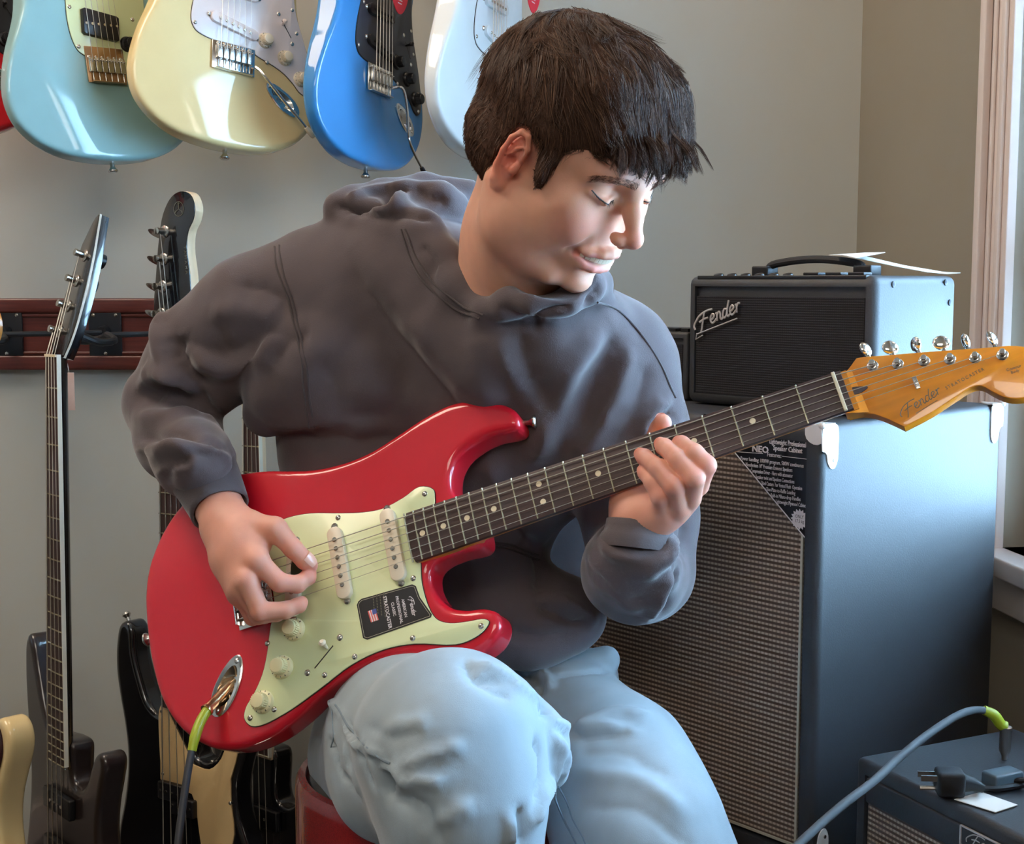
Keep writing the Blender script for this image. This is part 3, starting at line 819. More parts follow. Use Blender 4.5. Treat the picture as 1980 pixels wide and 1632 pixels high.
# headstock lettering
hs = MB()
fr = plane_frame(G(0, 0) * 0 + np.array([0.701, -0.0400, -0.0044]), (1, 0.26, 0), (-0.26, 1, 0))
w_, wd_ = script_word('Fender', fr, 0.0108, 0.00045); so = w_.build('headstock_script', M['greyprint'], gt)
MB().box((0.722, -0.0385, -0.0044), (0.024, 0.0006, 0.0002), fr[:3, :3]).build('headstock_underline', M['greyprint'], gt)
text_mesh('headstock_text', 'STRATOCASTER', plane_frame((0.764, -0.0235, -0.0044), (1, 0.17, 0), (-0.17, 1, 0)), 0.0048, M['greyprint'], gt, sx=0.9, space=1.35)
for k, tx in enumerate(('Contour', 'Body')):
    text_mesh('headstock_text', tx, plane_frame((0.809, -(0.029 + 0.0038 * k), -0.0044), (1, 0.0, 0), (0, 1, 0)), 0.0040, M['greyprint'], gt)
# string tree, truss-rod plug
st = MB().box((0.7205, -0.0130, -0.0005), (0.0045, 0.0135, 0.0022)); st.cyl((0.7205, -0.0130, -0.0045), (0.7205, -0.0130, 0.0012), 0.0022, 10)
st.build('string_tree', M['chrome'], gt, bevel=0.0005)
pl = spline([(0.6555, -.0015), (0.6630, -.0040), (0.6720, -.0025), (0.6770, 0.0), (0.6720, 0.0025), (0.6630, 0.0040)], 3)
a_ = MB().prism(ccw(pl), 0.0, 0.0006); v_ = np.array(a_.v); v_[:, 2] = np.interp(v_[:, 0], [0.650, 0.668, 0.70], [0.0034, -0.0038, -0.0042]) + v_[:, 2] * 1.5; a_.v = [tuple(p) for p in v_]
a_.build('truss_rod_plug', M['rosewood'], gt)
# pick held between thumb and index finger
pk = empty('guitar_pick', 'small dark green pick between the man\'s thumb and index finger', 'pick', rt(GR @ np.array(Matrix.Rotation(math.radians(-35), 3, 'Z')) @ np.array(Matrix.Rotation(math.radians(40), 3, 'X')), GT + GR @ (np.array([*on_plane(GR, GT, 580, 1107, 24), 24]) * MM)))
ol_ = spline([(0.013, 0), (0.004, 0.010), (-0.009, 0.011), (-0.012, 0), (-0.009, -0.011), (0.004, -0.010)], 4)
MB().prism(ccw(ol_), -0.0005, 0.0005, 0.0002).build('pick_plate', mat('pick_green', srgb(48, 58, 36), 0.3, coat=0.4), pk)
# instrument cable plugged into the jack
cab = empty('instrument_cable', 'dark grey instrument cable with a lime sleeve plugged into the red guitar', 'cable', loc=P(345, 1632, 1.30))
def cpt(px, py, Y): return P(px, py, Y) - np.array(cab.location)
p0, p1, p2 = cpt(452, 1318, 1.420), cpt(420, 1350, 1.400), cpt(401, 1372, 1.385)
dr = (p2 - p0) / np.linalg.norm(p2 - p0)
MB().lathe(p0, dr, [(-0.004, 0.003), (0.0, 0.0052), (0.006, 0.0056), (0.03, 0.0054), (np.linalg.norm(p2 - p0) - 0.003, 0.0060), (np.linalg.norm(p2 - p0) - 0.001, 0.0072), (np.linalg.norm(p2 - p0) + 0.002, 0.0072)], 18).build('jack_plug', mat('warm_nickel', srgb(214, 178, 140), 0.25, metal=1.0), cab)
M['lime'] = mat('lime_sleeve', srgb(156, 166, 34), 0.4); M['cablegrey'] = mat('cable_grey', srgb(50, 52, 56), 0.5)
sl = spline([p2 - dr * 0.002, cpt(388, 1395, 1.372), cpt(378, 1422, 1.36), cpt(371, 1452, 1.352)], 5, closed=False)
MB().tube(sl, [0.0056] * (len(sl) - 4) + [0.0052, 0.0050, 0.0048, 0.0046], 14).build('cable_sleeve', M['lime'], cab)
sl = spline([cpt(372, 1446, 1.353), cpt(362, 1500, 1.34), cpt(352, 1570, 1.325), cpt(344, 1640, 1.31), cpt(345, 1760, 1.30), cpt(420, 1900, 1.30)] , 5, closed=False)
MB().tube(sl, 0.0040, 12).build('cable_cord', M['cablegrey'], cab)
# ------------------------------------------------------------------ guitars hanging on the wall
def pose(Rg, px, py, Y, uvw):
    return P(px, py, Y) - Rg @ (np.array(uvw, float) * MM)
RC = ortho([[0.00645, -0.76533, 0.64361], [0.18238, -0.63192, -0.75327], [0.98321, 0.12223, 0.1355]])
TC = np.array([-0.4372, 2.1529, 1.5036])
RB = ortho([[0.01715, -0.41062, 0.91164], [0.07737, -0.9085, -0.41066], [0.99685, 0.07758, 0.01619]])
TB = np.array([-0.2161, 2.217, 1.4799])
def yawR(yaw, lean=0.0, roll=0.0):
    y = math.radians(yaw); n = np.array([math.sin(y), -math.cos(y), lean]); n /= np.linalg.norm(n)
    u = np.array([math.sin(math.radians(roll)), 0, 1.0]); u = u - n * (n @ u); u /= np.linalg.norm(u)
    return np.stack([u, np.cross(n, u), n], 1)

cg = empty('electric_guitar', 'cream electric guitar with white pickguard and tremolo arm hanging high on the wall', 'guitar', rt(RC, TC), 'electric guitars hanging in the upper row')
strat(cg, M['cream'], M['guardwhite'], M['guardwhite'], M['agedwhite'], M['mapleside'], M['rosewood'])
jack_plate(cg, -0.055, -0.090, 0.036, 0.0150, math.radians(56), m=M['chrome'])
def armpath(R, t, pts): return [(*on_plane(R, t, px, py, w), w) for px, py, w in pts]
arm(cg, armpath(RC, TC, [(494, 130, 8), (502, 136, 14), (515, 152, 22), (548, 194, 26), (575, 226, 26), (592, 247, 24)]), 0.0024, M['agedwhite'])

bg = empty('electric_guitar', 'bright blue electric guitar with black pickguard hanging high on the wall', 'guitar', rt(RB, TB), 'electric guitars hanging in the upper row')
strat(bg, M['blue'], M['guardblack'], M['blackplastic'], M['blackplastic'], M['mapleside'], M['rosewood'], dark=True)
jack_plate(bg, -0.055, -0.090, 0.036, 0.0150, math.radians(56))
arm(bg, armpath(RB, TB, [(758, 170, 8), (770, 168, 16), (777, 170, 22), (782, 180, 24), (788, 222, 24), (791, 270, 22), (801, 297, 20), (815, 324, 20)]), 0.0026, M['blackplastic'])

TWh = pose(RB, 955, 138, 2.215, (-7, 0, 2))
wg = empty('electric_guitar', 'white electric guitar with white pickguard hanging on the wall behind the man\'s head', 'guitar', rt(RB, TWh), 'electric guitars hanging in the upper row')
strat(wg, M['white'], M['guardwhite2'], M['guardwhite2'], M['agedwhite'], M['mapleside'], M['rosewood'], full=False)
jack_plate(wg, -0.055, -0.090, 0.036, 0.0150, math.radians(56))

RPb = yawR(46, 0.15, -3); TPb = pose(RPb, 206, 134, 2.14, (-8, 0, 4))
pg = empty('electric_guitar', 'pale blue electric guitar with mint pickguard and black soapbar pickup, hanging leftmost but one', 'guitar', rt(RPb, TPb), 'electric guitars hanging in the upper row')
me_ = body_mesh('strat_body', STRAT).copy(); me_.materials.clear(); me_.materials.append(M['paleblue'])
o_ = bpy.data.objects.new('body', me_); COL.objects.link(o_); o_.parent = pg
gpts = [on_plane(RPb, TPb, x, y, 2) for x, y in [(127, -130), (126, -60), (127, 0), (131, 40), (140, 75), (152, 98), (163, 106), (228, 130), (258, 136), (272, 120), (280, 60), (275, -20), (262, -130)]]
gq = MB().prism(ccw(spline(gpts, 4, sharp=(0, 6, 7, 12)) * MM), 0.0003, 0.0023, 0.0006).build('pickguard', M['mint'], pg)
MB().prism(inset(ccw(spline(gpts, 4, sharp=(0, 6, 7, 12)) * MM), -0.0007), 0.0001, 0.0011).build('pickguard_edge', M['plyblack'], gq)
screw(gq, 's', 0.0034, [on_plane(RPb, TPb, x, y, 2) for x, y in [(134, 13), (152, 90), (256, 38), (262, 126)]], 0.0023)
c4 = np.array([on_plane(RPb, TPb, x, y, 6) for x, y in [(157, 14), (228, 34), (230, 82), (160, 65)]]) * MM
k_ = MB().prism(ccw(spline(np.concatenate([[a * .94 + b * .06, a * .06 + b * .94] for a, b in zip(c4, np.roll(c4, -1, 0))]), 2, sharp=range(8))), 0.002, 0.010, 0.0015).build('soapbar_pickup', M['blackplastic'], pg)
ctr = c4.mean(0)
for k in range(6): MB().cyl((ctr[0], ctr[1] + (26 - 10.4 * k) * MM, 0.009), (ctr[0], ctr[1] + (26 - 10.4 * k) * MM, 0.0108), 0.0022, 8).build('pole_piece', M['nickel'], k_)
ku = on_plane(RPb, TPb, 246, 86, 3); knob(pg, ku[0], ku[1], M['blackplastic'], num=False)
M['bronze'] = mat('warm_bridge_metal', srgb(196, 160, 124), 0.3, metal=1.0)
bridge(pg, M['bronze'], (-30, 26), 33)
for (u, v, du, dv) in ((-149, -2, -1, 0),):
    MB().lathe((u * MM + 0.003, v * MM, -0.022), (du, dv, 0), [(0, 0.0036), (0.009, 0.0036), (0.012, 0.005), (0.0145, 0.0076), (0.0165, 0.0078), (0.018, 0.006), (0.0182, 0.002)], 18).build('strap_button', M['nickel'], pg)
make_neck(pg, M['mapleside'], M['rosewood'], False)
strings(pg, 6, 648, 52, 35, 0.0118, 0.0108, [(688, 17, 5), (711, 10, 5), (735, 4, 5), (758, -3, 5), (780, -9, 5), (804, -15, 5)], (0.62, 0.3))

TR = pose(RC, -104, 74, 2.15, (-7, 0, 2))
rg = empty('electric_guitar', 'crimson electric guitar with black pickguard cut off by the left edge of the photo', 'guitar', rt(RC, TR), 'electric guitars hanging in the upper row')
strat(rg, M['crimson'], M['guardblack'], M['blackplastic'], M['blackplastic'], M['mapleside'], M['rosewood'], full=False, dark=True)
jack_plate(rg, -0.055, -0.090, 0.036, 0.0150, math.radians(56))
bk = MB()
for (u0, v0, u1, v1) in ((100, -112, 30, -140), (18, -146, -40, -158)):
    bk.tube([(u0 * MM, v0 * MM, -0.012), ((u0 + u1) / 2 * MM, (v0 + v1) / 2 * MM - 0.001, -0.012), (u1 * MM, v1 * MM, -0.012)], [0.004, 0.013, 0.004], 10)
bk.build('body_stripe', M['blackplastic'], rg)

# swing tags
def pick_tag(name, label, px, py, Y, Rr, r=0.024):
    e = empty(name, label, 'tag', rt(Rr, P(px, py, Y)))
    o = [(r * 1.15 * math.sin(t) * (1 - 0.28 * math.cos(t)) * 0.95, r * 1.2 * -math.cos(t)) for t in [2 * math.pi * k / 28 for k in range(28)]]
    o = [(b, a) for a, b in o]
    MB().prism(ccw(o), 0, 0.0012).build('tag_card', mat('tag_red_' + str(px), srgb(206, 30, 48), 0.45), e)
    MB().tube([(r, 0, 0), (r * 1.8, 0.004, -0.01), (r * 2.6, 0, -0.02)], 0.0006, 5).build('tag_string', M['paper'], e)
    for k in range(3): MB().box((-0.002 - k * 0.005, 0, 0.0013), (0.0016, 0.020 - k * 0.004, 0.0002)).build('tag_print', M['whiteprint'], e, smooth=False)
pick_tag('price_tag', 'red pick-shaped tag on the strings of the bright blue guitar', 772, -8, 2.19, RB)
pick_tag('price_tag', 'red pick-shaped tag on the strings of the white guitar', 1030, -10, 2.18, RB)

# wall hangers holding the upper row
def hanger(R, t, label, u=0.655, rail=False, out=None):
    w_ = t + R @ np.array([u, 0, -0.012]); e = empty('guitar_hanger', label, 'hanger', loc=(w_[0], YW, w_[2]), group='wall hangers of the upper row')
    l = YW - w_[1]
    MB().box((0, -0.006, 0), (0.07, 0.012, 0.09)).build('backplate', M['blackmetal'], e, bevel=0.003)
    MB().tube([(0, -0.01, 0), (0, -l + 0.03, -0.005)], 0.005, 10).build('arm', M['blackmetal'], e)
    v = R[:, 1]; a = math.atan2(v[1], v[0])
    yk = MB()
    for s_ in (1, -1):
        pth = [(0, -l + 0.03, -0.005), (v[0] * 0.030 * s_, -l + 0.03 + v[1] * 0.030 * s_, -0.01), (v[0] * 0.034 * s_ + R[0, 2] * 0.03, -l + 0.03 + v[1] * 0.034 * s_ + R[1, 2] * 0.03, -0.01), (v[0] * 0.036 * s_ + R[0, 2] * 0.055, -l + 0.03 + v[1] * 0.036 * s_ + R[1, 2] * 0.055, 0.004)]
        yk.tube(spline(pth, 4, closed=False), 0.0058, 8)
    yk.build('yoke', M['rubber'], e)
for R_, t_, l_ in ((RC, TC, 'black wall hanger above the cream guitar'), (RB, TB, 'black wall hanger above the bright blue guitar'), (RB, TWh, 'black wall hanger above the white guitar'),
                   (RPb, TPb, 'black wall hanger above the pale blue guitar'), (RC, TR, 'black wall hanger above the crimson guitar')):
    hanger(R_, t_, l_)

# ------------------------------------------------------------------ wooden hanger rail
rl = empty('hanger_rail', 'dark mahogany hanger rail screwed along the grey wall', 'rail', loc=(-0.95, YW, 1.042))
zt = CAMZ - math.tan(math.radians(6) - math.atan((816 - 577) / FPX)) * (YW - 0.03); zb = CAMZ - math.tan(math.radians(6) - math.atan((816 - 716) / FPX)) * (YW - 0.03)
rl.location.z = (zt + zb) / 2; hh = (zt - zb)
MB().box((0, -0.009, 0), (1.9, 0.018, hh - 0.02)).build('rail_board', M['railwood'], rl)
for s_ in (1, -1):
    MB().box((0, -0.014, s_ * (hh / 2 - 0.013)), (1.9, 0.028, 0.026)).build('rail_moulding', M['railwood'], rl, bevel=0.004)
    MB().box((0, -0.020, s_ * (hh / 2 - 0.030)), (1.9, 0.008, 0.006)).build('rail_bead', M['railwood'], rl, bevel=0.002)

def rail_hanger(px, label, yaw=0, arm_=True, cradle=None):
    x = P(px, 645, YW - 0.02)[0]; e = empty('bass_hanger', label, 'hanger', loc=(x, YW - 0.019, rl.location.z), group='black hangers along the rail')
    p = MB().box((0, -0.004, 0), (0.058, 0.006, 0.086)).build('backplate', M['blackmetal'], e, bevel=0.0015)
    for dx, dz in ((-.02, .034), (.02, .034), (0, -.034)): MB().lathe((dx, -0.0065, dz), (0, -1, 0), [(0, 0.004), (0.0015, 0.003), (0.002, 0.001)], 8).build('screw', M['nickel'], p)
    MB().tube([(0, -0.008, 0.004), (0, -0.03, 0.004)], [0.012, 0.010], 12).build('pivot_boss', M['blackmetal'], e)
    y = math.radians(yaw); d = np.array([math.sin(y), -math.cos(y)]); s = np.array([d[1], -d[0]])
    L = 0.10 if cradle is None else cradle
    yk = MB().tube([(0, -0.028, 0.004), (d[0] * (L - 0.03), -0.028 + d[1] * (L - 0.03), 0.004)], 0.005, 10)
    b0 = np.array([d[0] * (L - 0.03), -0.028 + d[1] * (L - 0.03)])
    for k in (1, -1):
        pt = [(b0[0], b0[1], 0.004), (b0[0] + s[0] * k * .03, b0[1] + s[1] * k * .03, -0.004), (b0[0] + s[0] * k * .037 + d[0] * .03, b0[1] + s[1] * k * .037 + d[1] * .03, -0.006), (b0[0] + s[0] * k * .038 + d[0] * .06, b0[1] + s[1] * k * .038 + d[1] * .06, 0.006)]
        yk.tube(spline(pt, 4, closed=False), 0.0065, 10)
    yk.build('yoke', M['rubber'], e)
rail_hanger(14, 'black hanger at the left end of the rail in view', 0)
rail_hanger(205, 'empty black hanger between the two leftmost basses', -58, cradle=0.20)
rail_hanger(392, 'black hanger holding the bass with the cream-edged headstock', -50, cradle=0.2)
tg = empty('card_tag', 'blank pinkish card tag hanging behind the neck of the leftmost bass', 'tag', loc=P(135, 757, 2.2))
MB().box((0, 0, 0), (0.016, 0.0012, 0.062)).build('tag_card', mat('tag_pink', srgb(214, 178, 160), 0.6), tg, bevel=0.0005)
MB().tube([(0, 0, 0.03), (-0.004, 0.0, 0.055), (-0.02, 0.0, 0.07)], 0.0006, 5).build('tag_string', M['paper'], tg)

# ------------------------------------------------------------------ basses hanging from the rail
BHEAD = [(864, 21), (872, 23), (884, 33), (905, 42), (960, 36), (1020, 27), (1060, 16), (1086, -4), (1094, -26), (1088, -48), (1068, -58), (1048, -54), (1030, -42), (1005, -38), (960, -44), (915, -44), (885, -34), (864, -22)]
PHEAD = [(864, 21), (874, 24), (890, 36), (930, 40), (1010, 30), (1050, 26), (1095, 4), (1100, -6), (1010, -28), (930, -34), (890, -30), (864, -22)]
def bass(label, Rg, T, body_m, side_m, guard, neck_m, head_m, bind, head='B', tilt=0.0, nf=20, outline=PBASS, key='bass_body', ptype='P', ue=255):
    t = empty('bass_guitar', label, 'bass guitar', rt(Rg, T), 'bass guitars hanging from the rail')
    me = body_mesh(key, outline, 42, 9, arm=False).copy(); me.materials.clear(); me.materials.append(body_m)
    o = bpy.data.objects.new('body', me); COL.objects.link(o); o.parent = t
    if guard:
        g = ccw(spline(PGUARD, 3, sharp=range(0, 30, 3)) * MM); gp = MB().prism(g, 0.0003, 0.0024, 0.0006).build('pickguard', guard, t)
        screw(gp, 's', 0.0032, [(245, 38), (140, 38), (25, -58), (40, -112), (120, -118), (225, -132), (180, -78)], 0.0024)
    # neck
    rings = []; U = [ue - 5, 300, 420, 600, 780, 850, 866]
    for u in U:
        tt = (864 - u) / (864 - ue); hw = (41 + (62 - 41) * tt) / 2; ring = []
        for k in range(11):
            a = math.pi * k / 10; ring.append((u * MM, hw * math.cos(a) * MM, (4.5 - 19 * math.sin(a) ** .85 if 0 < k < 10 else 4.5) * MM))
        rings.append(ring)
    pts = [p for r_ in rings for p in r_]; n = 11; fs = []
    for j in range(len(rings) - 1):
        for k in range(n): k2 = (k + 1) % n; fs.append((j * n + k, (j + 1) * n + k, (j + 1) * n + k2, j * n + k2))
    fs += [tuple(range(n)), tuple((len(rings) - 1) * n + k for k in range(n - 1, -1, -1))]
    nk = MB().add(pts, fs).build('neck', neck_m, t)
    bd = MB().prism([(ue * MM, -.030), (.868, -.0195), (.868, .0195), (ue * MM, .030)], 0.0044, 0.0102, 0.0008).build('fingerboard', M['rosewood'], t)
    if bind:
        for s_ in (1, -1):
            b = MB(); b.add([(ue * MM, s_ * .0300, .003), (.868, s_ * .0195, .003), (.868, s_ * .0195, .0098), (ue * MM, s_ * .0300, .0098), (ue * MM, s_ * .0318, .003), (.868, s_ * .0208, .003), (.868, s_ * .0208, .0098), (ue * MM, s_ * .0318, .0098)],
                [(0, 1, 2, 3), (7, 6, 5, 4), (3, 2, 6, 7), (0, 4, 5, 1), (1, 5, 6, 2), (0, 3, 7, 4)])
            b.build('neck_binding', M['whitebind'], nk, smooth=False)
    for k in range(1, nf + 1):
        u = (864 - fretd(k, 864)) * MM
        if u < ue * MM: break
        hw = (39 + (60 - 39) * (0.864 - u) / (0.864 - ue * MM)) / 2 * MM
        MB().tube([(u, -hw, .0102), (u, 0, .0110), (u, hw, .0102)], 0.0012, 5).build('fret', M['fret'], bd)
    MB().box((.866, 0, .0095), (.004, .040, .006)).build('nut', M['inlay'], bd)
    # headstock, tilted back about the nut
    ca, sa = math.cos(math.radians(tilt)), math.sin(math.radians(tilt)); Rt = np.array([[ca, 0, sa], [0, 1, 0], [-sa, 0, ca]])
    H = np.eye(4); H[:3, :3] = Rt; H[:3, 3] = np.array([.864, 0, 0]) - Rt @ np.array([.864, 0, 0.0 if tilt else 0.004])
    ol = ccw(spline(BHEAD if head == 'B' else PHEAD, 4, sharp=(0, 17) if head == 'B' else (0, 3, 5, 7, 11)) * MM)
    hb = MB().prism(ol, -0.0175, -0.0012, 0.0006).xf(H).build('headstock', neck_m if head == 'B' else head_m, t)
    MB().prism(inset(ol, 0.0004), -0.0014, 0.0002, 0.0004).xf(H).build('headstock_face', head_m, hb)
    if head != 'B':
        w_ = inset(ol, -0.0006); MB().prism(w_, -0.0045, -0.0012).xf(H).build('headstock_binding', M['whitebind'], hb)
    posts = [(900 + 44 * k, 24 - 4 * k) for k in range(4)] if head == 'B' else [(905 + 42 * k, 18 - 5 * k) for k in range(4)]
    hp = []
    for (u, v) in posts:
        e = MB().lathe((u * MM, v * MM, 0), (0, 0, 1), [(0, 0.0100), (0.0014, 0.0100), (0.0030, 0.0078), (0.0034, 0.0056), (0.014, 0.0052), (0.0148, 0.0058), (0.018, 0.0056), (0.0185, 0.003)], 18).xf(H).build('tuner_post', M['nickel'], t)
        q = MB().cyl((u * MM, v * MM, -0.026), (u * MM, v * MM + 0.040, -0.026), 0.0034, 8); q.cyl((u * MM, v * MM, -0.032), (u * MM, v * MM, -0.017), 0.012, 14)
        out = spline([(0, -.004), (.009, .003), (.015, .011), (.012, .021), (0, .026), (-.012, .021), (-.015, .011), (-.009, .003)], 3)
        pr = MB().prism(ccw(out), -0.0012, 0.0012); a = np.array(pr.v); q.add(np.stack([a[:, 0] * 0.5 + u * MM, v * MM + 0.036 + a[:, 1], -0.026 + a[:, 0] * 0.85 + a[:, 2]], 1), pr.f)
        q.xf(H).build('tuner_key', M['nickel'] if head == 'B' else M['blackmetal'], e)
        hp.append((H[:3, :3] @ np.array([u * MM, v * MM, 0.010]) + H[:3, 3]))
    for k in range(4):
        vb, vn = (28.5 - 19 * k) * MM, (15 - 10 * k) * MM; r = (1.15, .95, .75, .6)[k] * MM
        MB().tube([(0, vb, .0135), (.864, vn, .0118), tuple(hp[k])], r, 6).build('string', M['steelstring'], t)
    # pickups, bridge, knobs
    for u0, v0 in (((115, 14), (95, -14)) if ptype == 'P' else ((150, 0), (70, 0))):
        w2 = 0.028 if ptype == 'P' else 0.05
        p = MB().box((u0 * MM, v0 * MM, 0.006), (0.030 if ptype == 'P' else 0.034, w2 * 2, 0.012)).build('pickup', M['blackplastic'], t, bevel=0.003)
        for k in range(4): MB().cyl((u0 * MM, v0 * MM + (-.0205 + k * .0137), .0115), (u0 * MM, v0 * MM + (-.0205 + k * .0137), .013), .0028, 8).build('pole_piece', M['nickel'], p)
    br = MB().box((-0.015, 0, .003), (.06, .082, .003)); br.box((-0.044, 0, .010), (.003, .082, .016)); b_ = br.build('bridge', M['nickel'], t, bevel=0.0008)
    for k in range(4): MB().cyl((-.008, (28.5 - 19 * k) * MM, .008), (.008, (28.5 - 19 * k) * MM, .008), .0062, 12).build('saddle', M['nickel'], b_)
    for (u, v) in ((40, -98), (10, -118), (-22, -132)):
        MB().lathe((u * MM, v * MM, .0), (0, 0, 1), [(0, .0095), (.002, .0095), (.015, .0088), (.017, .006)], 20).build('control_knob', M['nickel'] if guard else M['blackplastic'], t)
    for (u, v, du, dv) in ((-109, 0, -1, 0), (378, 138, .8, .5)):
        MB().lathe((u * MM, v * MM, -.02), (du, dv, 0), [(0, .0036), (.009, .0036), (.0145, .0076), (.018, .006), (.0182, .002)], 14).build('strap_button', M['nickel'], t)
    return t
RS1 = yawR(-48, 0.03, -1.2); T1 = pose(RS1, 101, 690, 2.10, (864, 0, 8))
SUPER = [(-95,0),(-92,-60),(-78,-118),(-50,-150),(-10,-160),(40,-150),(85,-132),(130,-122),(175,-128),(215,-142),(248,-150),(262,-140),(258,-122),(235,-104),(205,-88),(188,-66),(190,-42),(205,-33),(250,-32),(254,0),(250,32),(250,45),(268,62),(300,80),(350,100),(395,118),(400,130),(385,142),(340,146),(280,142),(220,134),(165,130),(120,134),(70,144),(20,156),(-30,158),(-66,142),(-85,100),(-93,50)]
b1 = bass('black bass guitar with white neck binding and pointed tilted headstock, leftmost on the rail', RS1, T1, M['darkface'], M['black'], None, M['black'], M['black'], True, 'P', 17, 24, SUPER, 'super_bass', 'J', 216)
for k in range(5):
    pass
mk = MB()
RS2 = yawR(-34, 0.03, -1.8); T2 = pose(RS2, 322, 650, 2.16, (864, 0, 8))
b2 = bass('black bass guitar with tan pickguard and rounded black headstock edged in pale maple', RS2, T2, M['black'], M['black'], M['guardtan'], M['maplepale'], M['black'], False, 'B', 0, 20, PBASS, 'bass_body')
# round emblem on the headstock face
em = MB(); cu_, cv_ = 1.066, -0.022
def ringm(mb, cx, cy, r0, r1, z, n=28):
    mb.add([(cx + r0 * math.cos(2 * math.pi * k / n), cy + r0 * math.sin(2 * math.pi * k / n), z) for k in range(n)] + [(cx + r1 * math.cos(2 * math.pi * k / n), cy + r1 * math.sin(2 * math.pi * k / n), z) for k in range(n)], [(k, n + k, n + (k + 1) % n, (k + 1) % n) for k in range(n)])
ringm(em, cu_, cv_, 0.0120, 0.0108, -0.0030)
for k in range(3):
    a = 2 * math.pi * k / 3 + 0.0
    em.box((cu_ + 0.0052 * math.cos(a), cv_ + 0.0052 * math.sin(a), -0.0030), (0.0104, 0.0011, 0.0002), np.array([[math.cos(a), -math.sin(a), 0], [math.sin(a), math.cos(a), 0], [0, 0, 1]]))
    em.box((cu_ + 0.0085 * math.cos(a), cv_ + 0.0085 * math.sin(a), -0.0030), (0.0010, 0.0048, 0.0002), np.array([[math.cos(a), -math.sin(a), 0], [math.sin(a), math.cos(a), 0], [0, 0, 1]]))
em.build('headstock_emblem', M['greyprint'], b2, smooth=False)
text_mesh('headstock_text', 'YAMAHA', plane_frame((0.985, -0.036, -0.0030), (-1, -0.08, 0), (0.08, -1, 0)), 0.008, M['greyprint'], b2, space=1.6)
RS3 = yawR(-42, 0.03, -3.0); T3 = pose(RS3, 484, 752, 2.2, (864, 0, 8))
b3 = bass('black bass guitar mostly hidden behind the seated man, rightmost on the rail', RS3, T3, M['black'], M['black'], None, M['maplepale'], M['black'], True, 'B', 0, 21, PBASS, 'bass_body', 'J')

# cream guitar standing at the bottom left corner
RLc = yawR(-38, 0.05, 3)
TLc = pose(RLc, 28, 1400, 1.86, (252, -128, -14))
lg = empty('electric_guitar', 'cream guitar with tortoise pickguard, only its horn in view at the bottom left', 'guitar', rt(RLc, TLc))
me_ = body_mesh('strat_body', STRAT).copy(); me_.materials.clear(); me_.materials.append(M['cream'])
o_ = bpy.data.objects.new('body', me_); COL.objects.link(o_); o_.parent = lg
g_ = ccw(spline(np.array(GUARD), 4, sharp=(3, 4, 5, 30, 31)) * MM)
MB().prism(g_, 0.0003, 0.0023, 0.0007).build('pickguard', M['tort'], lg)
pickup(lg, 162, 162, M['agedwhite']); pickup(lg, 98.4, 98.4, M['agedwhite']); bridge(lg, M['chrome'])
for u, v in ((33, -55), (13, -91), (-15, -121)): knob(lg, u, v, M['agedwhite'], num=False)
make_neck(lg, M['mapleside'], M['rosewood'], False)
strings(lg, 6, 648, 52, 35, 0.0118, 0.0108, [(688, 17, 5), (711, 10, 5), (735, 4, 5), (758, -3, 5), (780, -9, 5), (804, -15, 5)], (0.62, 0.3))
# ------------------------------------------------------------------ amplifiers and speaker cabinets
def amp_frame(o, xdir):
    x = np.array([xdir[0], xdir[1], 0.0]); x /= np.linalg.norm(x); z = np.array([0, 0, 1.0]); y = np.cross(z, x)
    return np.stack([x, y, z], 1), np.array(o, float)
def front_uv(R, t, px, py, yoff=0.0):
    """local (x, z) of a photograph position on the cabinet's front plane"""
    o = np.array([0, 0, CAMZ]); d = P(px, py, 1.0) - o; n = R[:, 1]; s = ((t + n * yoff - o) @ n) / (d @ n); q = R.T @ (o + s * d - t); return q[0], q[2]
def side_uv(R, t, px, py, xoff):
    o = np.array([0, 0, CAMZ]); d = P(px, py, 1.0) - o; n = R[:, 0]; s = ((t + n * xoff - o) @ n) / (d @ n); q = R.T @ (o + s * d - t); return q[1], q[2]
def frame_box(mb, w, h, d, b, rec):
    """open-fronted shell: x -w/2..w/2, y 0..d, z 0..h, border b, recess rec"""
    mb.box((0, d / 2 + rec / 2, h / 2), (w, d - rec, h))
    for c, s in (((-w / 2 + b / 2, rec / 2, h / 2), (b, rec, h)), ((w / 2 - b / 2, rec / 2, h / 2), (b, rec, h)), ((0, rec / 2, b / 2), (w - 2 * b, rec, b)), ((0, rec / 2, h - b / 2), (w - 2 * b, rec, b))): mb.box(c, s)
    return mb
def shell(name, mts, w, h, d, b, rec, parent, bev=0.006):
    """rounded shell with a recessed front opening"""
    bm = bmesh.new(); bmesh.ops.create_cube(bm, size=1.0)
    for v in bm.verts: v.co = Vector((v.co.x * w, (v.co.y + 0.5) * d, (v.co.z + 0.5) * h))
    bmesh.ops.bevel(bm, geom=[e for e in bm.edges], offset=bev, segments=4, profile=0.5, affect='EDGES')
    f = min((f for f in bm.faces if f.normal.y < -0.99), key=lambda f: -f.calc_area())
    r = bmesh.ops.inset_individual(bm, faces=[f], thickness=b - bev, depth=0.0)
    r2 = bmesh.ops.inset_individual(bm, faces=[f], thickness=0.0005, depth=-rec)
    me = bpy.data.meshes.new(name); bm.to_mesh(me); bm.free(); me.update()
    return link_mesh(name, me, mts, parent, True, 40)

